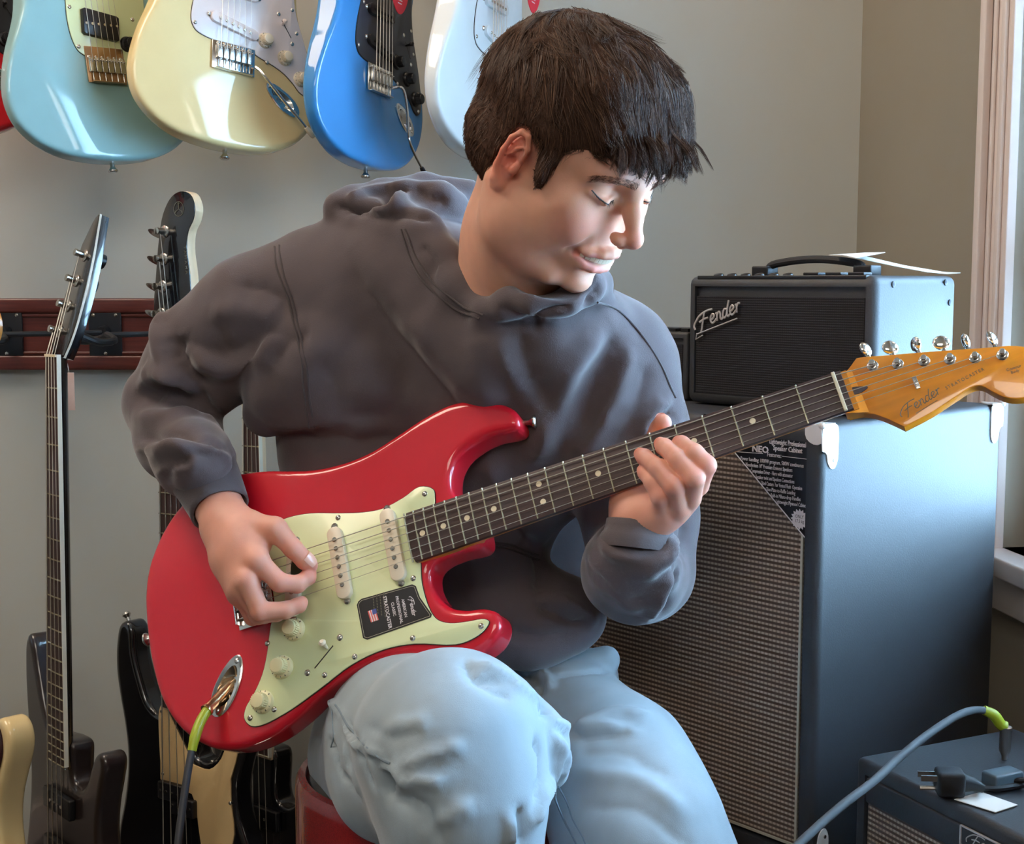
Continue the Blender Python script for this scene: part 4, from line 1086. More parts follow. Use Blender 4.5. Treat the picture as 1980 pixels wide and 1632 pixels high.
# large cabinet
XF = (0.669, -0.743); Wc, Dc = 0.60, 0.405
zt = 0.988; zb = 0.462; Hc = zt - zb
cn = np.array([0.348, 1.50, zb]); Rc, _ = amp_frame(cn, XF); tc_ = cn - Rc[:, 0] * Wc / 2
cb = empty('speaker_cabinet', 'tall black speaker cabinet with silver grille cloth and white metal corners', 'speaker cabinet', rt(Rc, tc_))
shell('cabinet_shell', M['tolex'], Wc, Hc, Dc, 0.024, 0.012, cb, 0.010)
gr = MB().box((0, 0.008, Hc / 2), (Wc - 0.05, 0.006, Hc - 0.05)).build('grille', M['grille'], cb)
pp = MB()
for c, s in (((0, 0.006, Hc - 0.0265), (Wc - 0.052, 0.005, 0.003)), ((0, 0.006, 0.0265), (Wc - 0.052, 0.005, 0.003)), ((Wc / 2 - .0265, 0.006, Hc / 2), (0.003, 0.005, Hc - 0.052)), ((-Wc / 2 + .0265, 0.006, Hc / 2), (0.003, 0.005, Hc - 0.052))): pp.box(c, s)
pp.build('grille_piping', M['gold'], cb)
# metal corners
def corner(parent, w, d, h, sx, sy, sz):
    mb = MB(); x0, y0, z0 = (w / 2) * sx, (0 if sy < 0 else d), (h if sz > 0 else 0)
    e = 0.0015
    def lobe(ax, other, sgn_a, sgn_o):  # plate in local 2D: a along depth/width, b down
        return [(0, 0), (0.030, 0), (0.034, 0.010), (0.034, 0.026), (0.024, 0.030), (0.018, 0.034), (0.016, 0.052), (0.010, 0.058), (0.003, 0.056), (0, 0.048)]
    L = [(0, 0), (.026, 0), (.030, .005), (.0305, .028), (.030, .040), (.0245, .050), (.017, .050), (.011, .043), (.009, .034), (.004, .030), (0, .029)]
    iy = 1 if sy < 0 else -1
    # on the side
    pr = MB().prism(ccw(spline(L, 2, sharp=(0,))), 0, e); a = np.array(pr.v)
    mb.add(np.stack([x0 + sx * a[:, 2], y0 + iy * a[:, 0], z0 - sz * a[:, 1]], 1), pr.f)
    S = [(0, 0), (.020, 0), (.022, .006), (.020, .016), (.010, .022), (0, .020)]
    pr = MB().prism(ccw(spline(S, 2, sharp=(0,))), 0, e); a = np.array(pr.v)
    mb.add(np.stack([x0 - sx * a[:, 0], y0 - iy * a[:, 2], z0 - sz * a[:, 1]], 1), pr.f)
    pr = MB().prism(ccw(spline([(0, 0), (.028, 0), (.024, .012), (.012, .024), (0, .026)], 2, sharp=(0,))), 0, e); a = np.array(pr.v)
    mb.add(np.stack([x0 - sx * a[:, 0], y0 + iy * a[:, 1], z0 + sz * a[:, 2]], 1), pr.f)
    mb.ball((x0, y0, z0), 0.0042, 10, 8)
    c = mb.build('metal_corner', M['cornerw'], parent)
    MB().cyl((x0 + sx * e, y0 + iy * .0225, z0 - sz * .041), (x0 + sx * (e + .001), y0 + iy * .0225, z0 - sz * .041), .0022, 10).build('screw', M['nickel'], c)
M['cornerw'] = mat('corner_metal', srgb(232, 228, 222), 0.3, metal=0.25)
for sx in (1, -1):
    for sy in (1, -1):
        for sz in (1, -1): corner(cb, Wc, Dc, Hc, sx, sy, sz)
# triangular feature card on the grille
card = empty('feature_card', 'triangular black feature card in the corner of the large cabinet\'s grille', 'card', rt(Rc, tc_ + Rc[:, 1] * 0.0035))
def fu(px, py): return front_uv(Rc, tc_, px, py, 0.003)
tri = [fu(1372, 868), fu(1560, 838), fu(1566, 1046), fu(1562, 1048), fu(1424, 878)]
tri = [fu(1360, 800), fu(1566, 826), fu(1566, 1050)]
pr = MB().prism(ccw(tri), 0, 0.0012); a = np.array(pr.v); MB().add(np.stack([a[:, 0], -a[:, 2], a[:, 1]], 1), pr.f[:]).build('card_board', M['blackplastic'], card, smooth=False)
A_, B_ = np.array(tri[0]), np.array(tri[2])
def card_frame(px, py, dx=(1, 0)):
    x, z = fu(px, py); return plane_frame((x, -0.0016, z), (dx[0], 0, dx[1]), (-dx[1], 0, dx[0]))
dd = (B_ - A_) / np.linalg.norm(B_ - A_)
ln = MB(); ln.tube([(A_[0] + dd[0] * 0.03, -0.0014, A_[1] + dd[1] * 0.03), (B_[0], -0.0014, B_[1])], 0.0007, 6)
q1, q2 = fu(1420, 873), fu(1476, 877); ln.tube([(q1[0], -0.0014, q1[1]), (q2[0], -0.0014, q2[1])], 0.0004, 5)
q1, q2 = fu(1513, 882), fu(1563, 888); ln.tube([(q1[0], -0.0014, q1[1]), (q2[0], -0.0014, q2[1])], 0.0004, 5)
ln.build('card_lines', M['whiteprint'], card)
text_mesh('card_text', 'NEO', card_frame(1471, 869), 0.0105, M['whiteprint'], card, sx=1.1, bold=0.0003)
text_mesh('card_text', 'Lightweight Professional', card_frame(1524, 857), 0.0085, M['whiteprint'], card, sx=0.62, bold=0.0001)
text_mesh('card_text', 'Speaker Cabinet', card_frame(1524, 869), 0.0085, M['whiteprint'], card, sx=0.72, bold=0.0001)
text_mesh('card_text', 'Features:', card_frame(1498, 880), 0.0075, M['whiteprint'], card, sx=0.75)
FT = ['Power handling: 1000W program, 500W continuous', 'Neodymium 10" Premium Eminent Speakers', 'Compression Driver - Horn with attenuator', 'Speaker twist and Speakon Connections', 'Tilted Casters  For Vented Flush  Operation', 'Glue-Plate-to-Baffle Loading', 'Built-in Milano-drop Handles', 'Lightweight Plywood Cabinet']
for k, s_ in enumerate(FT):
    x0, y0 = 1433 + k * 9.7, 886 + k * 11.9
    e_ = (1555, 1533, 1534, 1537, 1552, 1539, 1549, 1561)[k]; y1 = y0 + (e_ - x0) * 0.09
    fx = front_uv(Rc, tc_, x0, y0, 0.003); fy = front_uv(Rc, tc_, e_, y1, 0.003); wd = abs(fy[0] - fx[0])
    o_ = text_mesh('card_text', s_, np.eye(4), 0.0066, M['whiteprint'], card, align='LEFT'); wv = max(v.co.x for v in o_.data.vertices)
    o_.data.transform(Matrix([list(map(float, r)) for r in (plane_frame((fx[0], -0.0016, fx[1]), (1, 0, 0), (0, 0, 1)) @ np.diag([wd / wv, 1, 1, 1]))]))
sb = [((0.0125 if k % 2 == 0 else 0.0095) * math.cos(math.pi * k / 16), (0.0125 if k % 2 == 0 else 0.0095) * math.sin(math.pi * k / 16)) for k in range(32)]
bx = fu(1547, 1004); st_ = MB(); st_.add([(bx[0], -0.0018, bx[1])] + [(bx[0] + a, -0.0016, bx[1] + b) for a, b in sb], [(0, 1 + (k + 1) % 32, 1 + k) for k in range(32)])
st_.build('card_star', M['whiteprint'], card, smooth=False)
for k, s_ in enumerate(('ONLY', '17.5 kg')): text_mesh('card_text', s_, card_frame(1547, 999 + 9 * k), 0.0055, M['blackprint'], card, sx=0.8)

# cabinet underneath it
lo_ = empty('speaker_cabinet', 'plain black cabinet under the tall silver-grille cabinet', 'speaker cabinet', rt(Rc, tc_ * np.array([1, 1, 0]) + Rc[:, 1] * 0.0 + np.array([0, 0, 0.002])))
shell('cabinet_shell', M['tolex'], Wc + 0.02, zb - 0.010, Dc, 0.024, 0.012, lo_, 0.010)
MB().box((0, 0.008, (zb - 0.02) / 2), (Wc - 0.04, 0.006, zb - 0.07)).build('grille', M['grilleblack'], lo_)
for sx in (1, -1): corner(lo_, Wc + 0.02, Dc, zb - 0.010, sx, -1, 1)

# combo amp on top
Wm, Hm, Dm = 0.285, 0.166, 0.182
c1 = P(1326, 780, 1.778); Rm, _ = amp_frame(c1, XF); tm = np.array([c1[0], c1[1], zt + 0.002]) + Rm[:, 0] * Wm / 2
am = empty('guitar_amplifier', 'small black combo amplifier with silver script badge standing on the tall cabinet', 'amplifier', rt(Rm, tm))
M['ampsideblack'] = M['tolex']
shell('amp_shell', M['tolex'], Wm, Hm, Dm, 0.014, 0.006, am, 0.011)
MB().box((0, 0.004, Hm / 2 - 0.006), (Wm - 0.030, 0.005, Hm - 0.040)).build('grille', M['grilleblack'], am)
cp = MB().box((0, 0.020, Hm - 0.0020), (Wm - 0.03, 0.036, 0.005)).build('control_panel', M['blackplastic'], am, bevel=0.001)
for k in range(6): MB().lathe((-0.105 + k * 0.022, 0.018, Hm), (0, -0.25, 1), [(0, 0.007), (0.001, 0.0068), (0.0025, 0.0058), (0.003, 0.004)], 16).build('control_knob', M['blackplastic'], am)
for k in range(3): MB().box((0.045 + k * 0.032, 0.018, Hm + 0.002), (0.022, 0.018, 0.004)).build('control_button', M['blackmetal'], am, bevel=0.001)
MB().tube(spline([(-0.075, 0.08, Hm), (-0.07, 0.08, Hm + 0.012), (-0.045, 0.08, Hm + 0.018), (0.0, 0.08, Hm + 0.021), (0.045, 0.08, Hm + 0.018), (0.07, 0.08, Hm + 0.012), (0.075, 0.08, Hm)], 4, closed=False), 0.0052, 10).build('strap_handle', M['rubber'], am)
for s_ in (1, -1): MB().box((s_ * 0.078, 0.08, Hm + 0.006), (0.026, 0.024, 0.014)).build('handle_bracket', M['blackmetal'], am, bevel=0.002)
for (px, py) in ((1727, 550), (1828, 546), (1836, 585)):
    y_, z_ = side_uv(Rm, tm, px, py, Wm / 2); MB().lathe((Wm / 2, y_, z_), (1, 0, 0), [(0, 0.0042), (0.0012, 0.0036), (0.002, 0.0015)], 12).build('screw', M['blackmetal'], am)
for sx in (1, -1):
    for y_ in (0.03, Dm - 0.03): MB().cyl((sx * (Wm / 2 - 0.03), y_, -0.002), (sx * (Wm / 2 - 0.03), y_, 0.001), 0.010, 14).build('foot', M['rubber'], am)
x_, z_ = front_uv(Rm, tm, 1354, 636)
fr = plane_frame((x_, -0.002, z_), (1, 0, 0.36), (-0.36, 0, 1)); w_, wd_ = script_word('Fender', fr, 0.0195, 0.0015); b_ = w_.build('badge_script', M['logogrey'], am)
MB().tube([(x_ - 0.004, -0.002, z_ - 0.007), (x_ + 0.062, -0.002, z_ + 0.015)], 0.0009, 6).build('badge_underline', M['logogrey'], am)
MB().tube([(x_ - 0.004, -0.002, z_ - 0.006), (x_ - 0.006, -0.002, z_ - 0.014), (x_ + 0.006, -0.002, z_ - 0.008)], 0.0009, 6).build('badge_tail', M['logogrey'], am)
# folded paper tags lying on the amp
pa = empty('paper_tag', 'white folded paper tag lying over the small amplifier\'s handle', 'tag', rt(Rm, tm + np.array([0, 0, Hm])))
def sheet(pts, th=0.0008):
    """thin folded strip: pts = list of (left, right) 3D pairs"""
    up = []; mb = MB()
    for a, b in pts: up += [a, b]
    n = len(pts); V = [np.array(p) for p in up] + [np.array(p) - np.array([0, 0, th]) for p in up]; k = 2 * n; F = []
    for i in range(n - 1):
        a = 2 * i; F += [(a, a + 1, a + 3, a + 2), (k + a + 2, k + a + 3, k + a + 1, k + a), (a, a + 2, k + a + 2, k + a), (a + 1, k + a + 1, k + a + 3, a + 3)]
    F += [(0, k, k + 1, 1), (k - 2, k - 1, 2 * k - 1, 2 * k - 2)]
    return mb.add(V, F)
sheet([((0.035, 0.06, 0.026), (0.04, 0.09, 0.027)), ((0.055, 0.06, 0.026), (0.065, 0.095, 0.029)), ((0.075, 0.06, 0.022), (0.09, 0.10, 0.029))]).build('tag_card', M['paper'], pa, smooth=False)
sheet([((0.06, 0.07, 0.024), (0.07, 0.09, 0.024)), ((0.095, 0.10, 0.014), (0.105, 0.12, 0.013)), ((0.125, 0.14, 0.005), (0.135, 0.16, 0.005)), ((0.138, 0.165, 0.003), (0.148, 0.178, 0.004))]).build('tag_strip', M['paper'], pa, smooth=False)

# second small amp behind, left of it
Ws, Hs, Ds = 0.20, 0.092, 0.15
ts = cn + (-Rc[:, 0]) * (0.305 + Ws / 2) + Rc[:, 1] * 0.125; ts[2] = zt + 0.001
a2 = empty('guitar_amplifier', 'low black amplifier showing between the man\'s shoulder and the small combo amplifier', 'amplifier', rt(Rc, ts))
shell('amp_shell', M['tolex'], Ws, Hs, Ds, 0.010, 0.005, a2, 0.004)
MB().box((0, 0.004, Hs / 2 - 0.004), (Ws - 0.022, 0.004, Hs - 0.026)).build('grille', M['grilleblack'], a2)
vt = MB()
for k in range(9): vt.box((-0.088 + k * 0.022, 0.012, Hs + 0.002), (0.013, 0.012, 0.005))
vt.build('vent_teeth', M['blackmetal'], a2)
fr = plane_frame((0.026, -0.003, Hs - 0.028), (1, 0, 0.15), (-0.15, 0, 1)); w_, _x = script_word('Fender', fr, 0.014, 0.0008); w_.build('badge_script', M['logogrey'], a2)

# combo at the bottom right
A0 = P(1655, 1462, 1.46); zA = A0[2]; Rd, _ = amp_frame(A0, (0.42, -0.907)); Wd_, Dd_ = 0.52, 0.235; Hd = 0.40
td = A0 + Rd[:, 0] * Wd_ / 2; td[2] = zA - Hd
ad = empty('guitar_amplifier', 'black combo amplifier with silver grille and framed nameplate at the bottom right', 'amplifier', rt(Rd, td))
shell('amp_shell', M['tolex'], Wd_, Hd, Dd_, 0.020, 0.008, ad, 0.007)
MB().box((0, 0.004, (Hd - 0.046 + 0.02) / 2), (Wd_ - 0.044, 0.006, Hd - 0.066)).build('grille', M['grille'], ad)
MB().box((0, 0.002, Hd - 0.031), (Wd_ - 0.043, 0.010, 0.028)).build('upper_front_panel', M['tolex'], ad, bevel=0.002)
def fd(px, py): return front_uv(Rd, td, px, py, -0.002)
n0, n1 = np.array(fd(1857, 1572)), np.array(fd(1922, 1612))
cx_, cz_ = (n0[0] + n1[0]) / 2 + 0.02, Hd - 0.026
npz = MB()
nw, nh = 0.080, 0.020
for c, s in (((cx_, -0.0035, cz_ + nh / 2), (nw, 0.002, 0.0015)), ((cx_, -0.0035, cz_ - nh / 2), (nw, 0.002, 0.0015)), ((cx_ - nw / 2, -0.0035, cz_), (0.0015, 0.002, nh)), ((cx_ + nw / 2, -0.0035, cz_), (0.0015, 0.002, nh))): npz.box(c, s)
npz.build('nameplate', M['logogrey'], ad)
w_, _x = script_word('Fender', plane_frame((cx_ - 0.027, -0.0035, cz_ - 0.005), (1, 0, 0), (0, 0, 1)), 0.0135, 0.0007); w_.build('nameplate_script', M['logogrey'], ad)
text_mesh('nameplate_text', 'Deluxe', plane_frame((cx_ + 0.085, -0.0045, cz_), (1, 0, 0.1), (-0.1, 0, 1)), 0.024, M['whiteprint'], ad)
for k in range(10): MB().box((-0.15 + k * 0.036, Dd_ - 0.05, Hd - 0.0005), (0.02, 0.01, 0.003)).build('vent_slot', M['rubber'], ad)
stand = empty('amp_stand', 'black box stand under the bottom right combo amplifier', 'stand', rt(Rd, td * np.array([1, 1, 0])))
MB().box((0, Dd_ / 2, td[2] / 2 - 0.001), (Wd_ - 0.06, Dd_ - 0.03, td[2] - 0.002)).build('stand_box', M['blackplastic'], stand, bevel=0.004)
def top_pt(px, py, z=None):
    z = zA if z is None else z; o = np.array([0, 0, CAMZ]); d = P(px, py, 1.0) - o; return o + d * ((z - CAMZ) / d[2])
# paper tag hanging over its front
hg = empty('paper_tag', 'white printed paper tag hanging over the front of the bottom right amplifier', 'tag', rt(Rd, td + np.array([0, 0, Hd])))
x0_, _z = fd(1900, 1610)
MB().box((x0_ + 0.062, -0.0065, -0.068), (0.085, 0.0012, 0.062)).build('tag_card', M['paper'], hg, bevel=0.0004)
for k in range(7): MB().box((x0_ + 0.062, -0.0075, -0.045 - k * 0.006), (0.070 - (k % 3) * 0.008, 0.0004, 0.0016)).build('tag_print', M['greyprint'], hg, smooth=False)
MB().tube([(x0_ + 0.06, -0.0065, -0.037), (x0_ + 0.062, -0.004, -0.004), (x0_ + 0.07, 0.01, 0.002)], 0.0007, 5).build('tag_string', M['paper'], hg)
# white card on top
w0 = top_pt(1848, 1545, zA + 0.002); wc_ = empty('paper_card', 'blank white card lying on top of the bottom right amplifier', 'card', loc=w0)
q = [top_pt(x, y, zA + 0.002) - w0 for x, y in ((1845, 1545), (1897, 1531), (1968, 1556), (1925, 1570))]
sheet([(q[0], q[1]), (q[3], q[2])]).build('card_sheet', M['paper'], wc_, smooth=False)
# power plug
pp0 = top_pt(1836, 1512, zA + 0.016); pw = empty('power_plug', 'black power plug with bare prongs lying on the bottom right amplifier', 'plug', loc=pp0)
pR = ortho(np.stack([np.array([0.99, -0.1, 0]), np.array([0.1, 0.99, 0]), np.array([0, 0, 1])], 1))
MB().box((0, 0, 0), (0.028, 0.026, 0.026), pR).build('plug_body', M['rubber'], pw, bevel=0.004)
MB().tube([(0.012, -0.001, 0), (0.024, -0.002, -0.002), (0.034, -0.003, -0.006)], [0.010, 0.007, 0.0045], 12).build('strain_relief', M['rubber'], pw)
for dy, dz in ((-.006, .006), (.006, .006)): MB().box((-0.022, dy, dz), (0.018, 0.0015, 0.006), pR).build('prong', M['nickel'], pw)
MB().cyl((-0.012, 0.001, -0.007), (-0.030, 0.002, -0.007), 0.0024, 8).build('prong', M['nickel'], pw)
cdp = [pp0 * 0 + np.array([0.03, -0.003, -0.005])] + [top_pt(x, y, zA + 0.006) - pp0 for x, y in ((1895, 1524), (1930, 1524), (1975, 1518), (2040, 1510))]
MB().tube(spline(cdp, 4, closed=False), 0.0035, 8).build('power_cord', M['rubber'], pw)
# power strip box
bx0 = top_pt(1938, 1506, zA + 0.010); bx_ = empty('adapter_box', 'small grey adapter box on the bottom right amplifier', 'adapter', loc=bx0)
MB().box((0, 0, 0), (0.040, 0.022, 0.018), np.array([[.9, .43, 0], [-.43, .9, 0], [0, 0, 1]]).T).build('box_body', mat('adapter_grey', srgb(70, 84, 92), 0.4), bx_, bevel=0.003)
MB().tube(spline([np.array([0.01, -0.005, 0.0]), np.array([0.03, -0.015, 0.006]), np.array([0.05, -0.01, 0.014]), np.array([0.06, 0.01, 0.008]), np.array([0.08, 0.02, 0.0])], 4, closed=False), 0.0028, 8).build('adapter_cord', M['rubber'], bx_)
# second end of the cable: plugged into the top of the amp
tp = top_pt(1942, 1468, zA + 0.001)
c2 = empty('instrument_cable', 'grey cable with a lime sleeve plugged into the bottom right amplifier', 'cable', loc=tp)
Yc = tp[1]
def c2p(px, py, Y): return P(px, py, Y) - tp
MB().lathe((0, 0, 0), (0.0, 0, 1), [(0, 0.003), (0.004, 0.0032), (0.010, 0.0060), (0.032, 0.0060), (0.034, 0.0072), (0.037, 0.0072), (0.038, 0.005)], 16).build('jack_plug', mat('plug_silver', srgb(190, 182, 176), 0.3, metal=1.0), c2)
top_ = np.array([0, 0, 0.037])
sl = spline([top_, c2p(1936, 1402, Yc), c2p(1922, 1383, Yc), c2p(1902, 1373, Yc)], 5, closed=False)
MB().tube(sl, [0.0062] * (len(sl) - 5) + [0.006, 0.0058, 0.0056, 0.0054, 0.0052], 14).build('cable_sleeve', M['lime'], c2)
sl = spline([c2p(1904, 1374, Yc), c2p(1885, 1373, Yc - .01), c2p(1855, 1382, Yc - .04), c2p(1800, 1416, Yc - .09), c2p(1740, 1464, Yc - .15), c2p(1690, 1510, Yc - .20), c2p(1625, 1560, Yc - .24), c2p(1545, 1632, Yc - .28), c2p(1440, 1740, Yc - .33)], 5, closed=False)
M['cablelit'] = mat('cable_grey_lit', srgb(66, 70, 74), 0.7)  # cable grey lightened, light on this end put into the colour
MB().tube(sl, 0.0042, 12).build('cable_cord', M['cablelit'], c2)
# black upright thing at the right frame edge
ub = top_pt(1992, 1590, zA + 0.002)
u2 = empty('tablet', 'black device standing upright on the bottom right amplifier at the photo\'s right edge', 'tablet', loc=ub)
MB().box((0.032, 0, 0.088), (0.07, 0.012, 0.176), np.array([[.9, .43, 0], [-.43, .9, 0], [0, 0, 1]]).T).build('device_body', M['blackplastic'], u2, bevel=0.004)
MB().box((0.029, -0.0075, 0.09), (0.060, 0.001, 0.160), np.array([[.9, .43, 0], [-.43, .9, 0], [0, 0, 1]]).T).build('device_screen', mat('screen_off', srgb(16, 18, 22), 0.08), u2)

# ------------------------------------------------------------------ the round stool
SX, SY_, SZ, SR = P(826, 1478, 1.50)[0], 1.50, P(826, 1478, 1.50)[2], 0.151
sp = mat('red_sparkle_vinyl', srgb(150, 22, 20), 0.25, coat=0.8, var=0.35, vscale=900)
stl = empty('round_stool', 'round stool with black top and glossy red sparkle sides under the man', 'stool', loc=(SX, SY_, 0))
MB().lathe((0, 0, SZ - 0.19), (0, 0, 1), [(0, SR - 0.01), (0.004, SR), (0.17, SR), (0.180, SR - 0.001), (0.186, SR - 0.004), (0.187, SR - 0.012), (0.17, SR - 0.016)], 64).build('side_band', sp, stl)
MB().lathe((0, 0, SZ - 0.03), (0, 0, 1), [(0, SR - 0.014), (0.022, SR - 0.013), (0.030, SR - 0.022), (0.033, SR - 0.05), (0.026, 0.01)], 64).build('seat_top', mat('black_vinyl', srgb(20, 20, 22), 0.25, var=0.1), stl)
MB().cyl((0, 0, 0.05), (0, 0, SZ - 0.18), 0.028, 16).build('pedestal', M['chrome'], stl)
MB().lathe((0, 0, 0), (0, 0, 1), [(0, 0.2), (0.012, 0.2), (0.03, 0.12), (0.06, 0.03)], 40).build('base', M['chrome'], stl)
# ------------------------------------------------------------------ the seated man
man = empty('person', 'seated young man with brown hair, charcoal hoodie and pale jeans playing the red guitar', 'person', loc=(SX, SY_ + 0.05, 0))
man_loc = np.array([SX, SY_ + 0.05, 0])
def child_mesh(name, me, m, label=None):
    me.materials.clear(); me.materials.append(m)
    o = bpy.data.objects.new(name, me); COL.objects.link(o); o.parent = man
    if label: o['label'] = label
    return o
RH = ortho([[-0.68004, 0.61772, 0.39493], [-0.72969, -0.51776, -0.44663], [-0.07141, -0.59190, 0.80284]])
TH = np.array([0.05508, 1.38534, 1.26608])
def toH(W): return RH.T @ (np.asarray(W) - TH)
def pc(g, pts, k=0.02, op='add', sq=None):
    """chain of round cones given as (px, py, depth, radius in photo pixels)"""
    g.chain([P(a, b, c) for a, b, c, _ in pts], [r * c / FPX for _, _, c, r in pts], k, op, sq); return g

# ---- head (local mm -> metres): x to his right, y forward, z up
hd = Grid((-0.100, -0.165, -0.185), (0.100, 0.135, 0.140), 0.0020)
def he(c, r, k=8, op='add', rot=None, sym=False):
    for s in ((1, -1) if sym else (1,)):
        R = None
        if rot is not None:
            ax, ang = rot; R = np.array(Matrix.Rotation(math.radians(ang * (s if ax in 'YZ' else 1)), 3, ax))
        hd.ell((c[0] * s * MM, c[1] * MM, c[2] * MM), np.array(r) * MM, k * MM, op, R)
def hc(pts, rs, k=6, op='add', sym=False, sq=None):
    for s in ((1, -1) if sym else (1,)):
        hd.chain([(a * s * MM, b * MM, c * MM) for a, b, c in pts], [r * MM for r in rs], k * MM, op, sq)
he((0, -12, 46), (75, 97, 78), 5)                       # cranium
he((0, 36, 44), (60, 55, 50), 18)                        # forehead
he((0, 30, -8), (60, 54, 60), 18)                        # mid face
he((0, 24, -56), (54, 50, 40), 18)                       # jaw mass
hc([(58, -6, -36), (54, 8, -66), (26, 58, -88)], [15, 16, 13], 20, sym=True)   # jaw line
he((0, 74, -88), (20, 16, 14), 12)                       # chin
he((0, 70, -50), (34, 22, 30), 14)
he((45, 40, -36), (17, 28, 26), 22, sym=True)
he((51, 16, -44), (14, 26, 28), 24, sym=True)
hc([(50, -4, -64), (38, 30, -80)], [16, 13], 26, sym=True)                       # muzzle
hc([(8, 86, 36), (30, 81, 39), (46, 66, 33)], [7, 7.5, 7], 12, sym=True)        # brow ridge
he((32, 92, 22), (17, 16, 12), 12, 'sub', sym=True)      # sockets
he((43, 54, -6), (22, 24, 20), 20, sym=True)             # cheekbones
he((35, 67, -24), (19, 17, 18), 16, sym=True)            # smiling cheeks
he((33.5, 67.5, 23), (15, 13.2, 12.4), 4, sym=True)          # closed lids over the eyes
hc([(19, 80, 18), (33, 83.5, 13.5), (48, 72, 18)], [2.6, 3.0, 2.0], 5, sym=True)  # lower lids
hc([(0, 88, 28), (0, 99, 8), (0, 111, -9)], [7, 7.4, 8.6], 12)   # nose bridge
he((0, 113, -13), (8.6, 9, 8), 6)                        # nose tip
he((11.5, 102, -18), (6.0, 9, 6.4), 8, sym=True)
hc([(15, 101, -10), (19.5, 96, -16), (18, 95, -23)], [1.0, 1.3, 1.0], 4, 'sub', sym=True)         # wings
hc([(0, 112, -17), (0, 102, -25)], [4.2, 5], 5)
he((6.6, 105, -25), (3.0, 5.0, 3.4), 2.0, 'sub', sym=True)  # nostrils
hc([(21, 98, -18), (31, 88, -32), (39, 75, -48)], [1.6, 2.4, 1.8], 8, 'sub', sym=True)  # smile lines
hc([(0, 95.5, -41.5), (10, 94.3, -42), (22, 87, -44.5), (32, 76.5, -47)], [4.6, 4.2, 3.4, 2.2], 7)
hc([(0, 95.5, -41.5), (-10, 94.3, -42), (-22, 87, -44.5), (-32, 76.5, -47)], [4.6, 4.2, 3.4, 2.2], 7)
hc([(0, 91, -62.5), (10, 90, -62), (20, 84.5, -58.5), (31, 75.5, -50.5)], [5.4, 5.0, 4.0, 2.2], 7)
hc([(0, 91, -62.5), (-10, 90, -62), (-20, 84.5, -58.5), (-31, 75.5, -50.5)], [5.4, 5.0, 4.0, 2.2], 7)
hc([(0, 98, -51.5), (10, 96.5, -51.5), (20, 91, -51.2), (30, 81, -48.5)], [5.6, 5.4, 4.2, 1.6], 1.6, 'sub', sym=True)  # parted mouth
he((0, 92, -72), (20, 8, 5), 8, 'sub')                   # fold above the chin
he((34, 79, -48), (2.6, 3.4, 3.2), 6, 'sub', sym=True)     # mouth corners
# ears
for s in (1, -1):
    R = np.array(Matrix.Rotation(math.radians(12 * s), 3, 'Z') @ Matrix.Rotation(math.radians(-12), 3, 'X'))
    cx = 77 * s
    def E_(a, b, c): return tuple((np.array([cx, -6, 4]) * MM + R @ (np.array([a * s, b, c]) * MM)))
    hd.ell(E_(-1, -1, 2), (0.0045, 0.012, 0.030), 0.004, 'add', R)
    hx = [(2, 9, 8), (4, 8, 22), (5, 1, 32), (6, -7, 31), (6, -12, 19), (6, -12, 3), (4, -9, -14), (3, -2, -25), (2, 4, -28)]
    hd.chain([E_(*p) for p in hx], [.0022, .0026, .0030, .0032, .0030, .0028, .0034, .0050, .0046], 0.002)
    hd.chain([E_(5, 3, 20), E_(5, -2, 14), E_(5, -4, 2), E_(4, -3, -9)], [.0018, .0022, .0022, .0020], 0.002)
    hd.ell(E_(7, 1, -2), (0.0090, 0.0065, 0.009), 0.002, 'sub', R)
    hd.chain([E_(8, 2, 23), E_(8, -5, 22), E_(8, -6, 6)], [.0022, .0024, .002], 0.002, 'sub')
    hd.ell(E_(3, 8, -4), (0.0035, 0.005, 0.007), 0.004, 'add', R)
# neck down into the collar
nb = toH(P(962, 600, 1.495)); nb2 = toH(P(955, 760, 1.54))
hd.chain([(0, -0.034, -0.010), (nb[0] * .5, (nb[1] - 0.034) * .5, (nb[2] - .01) * .5), nb, nb2], [0.060, 0.056, 0.055, 0.06], 0.024)
hd.chain([(0.040, 0.004, -0.050), tuple(toH(P(982, 550, 1.46)))], [0.030, 0.032], 0.03)
nf = toH(P(1015, 556, 1.452))
hd.chain([(0, 0.010, -0.060), tuple(nf)], [0.040, 0.034], 0.03)
# sterno-mastoid band
hd.chain([(0.060, -0.022, -0.030), tuple(nb + np.array([0.012, 0.045, 0.0]))], [0.013, 0.012], 0.02)
hV, hQ = hd.mesh()
for _ in range(2): hV = hV - hd.grad(hV, 0.001) * hd.sample(hV)[:, None]
hN = hd.grad(hV, 0.002)

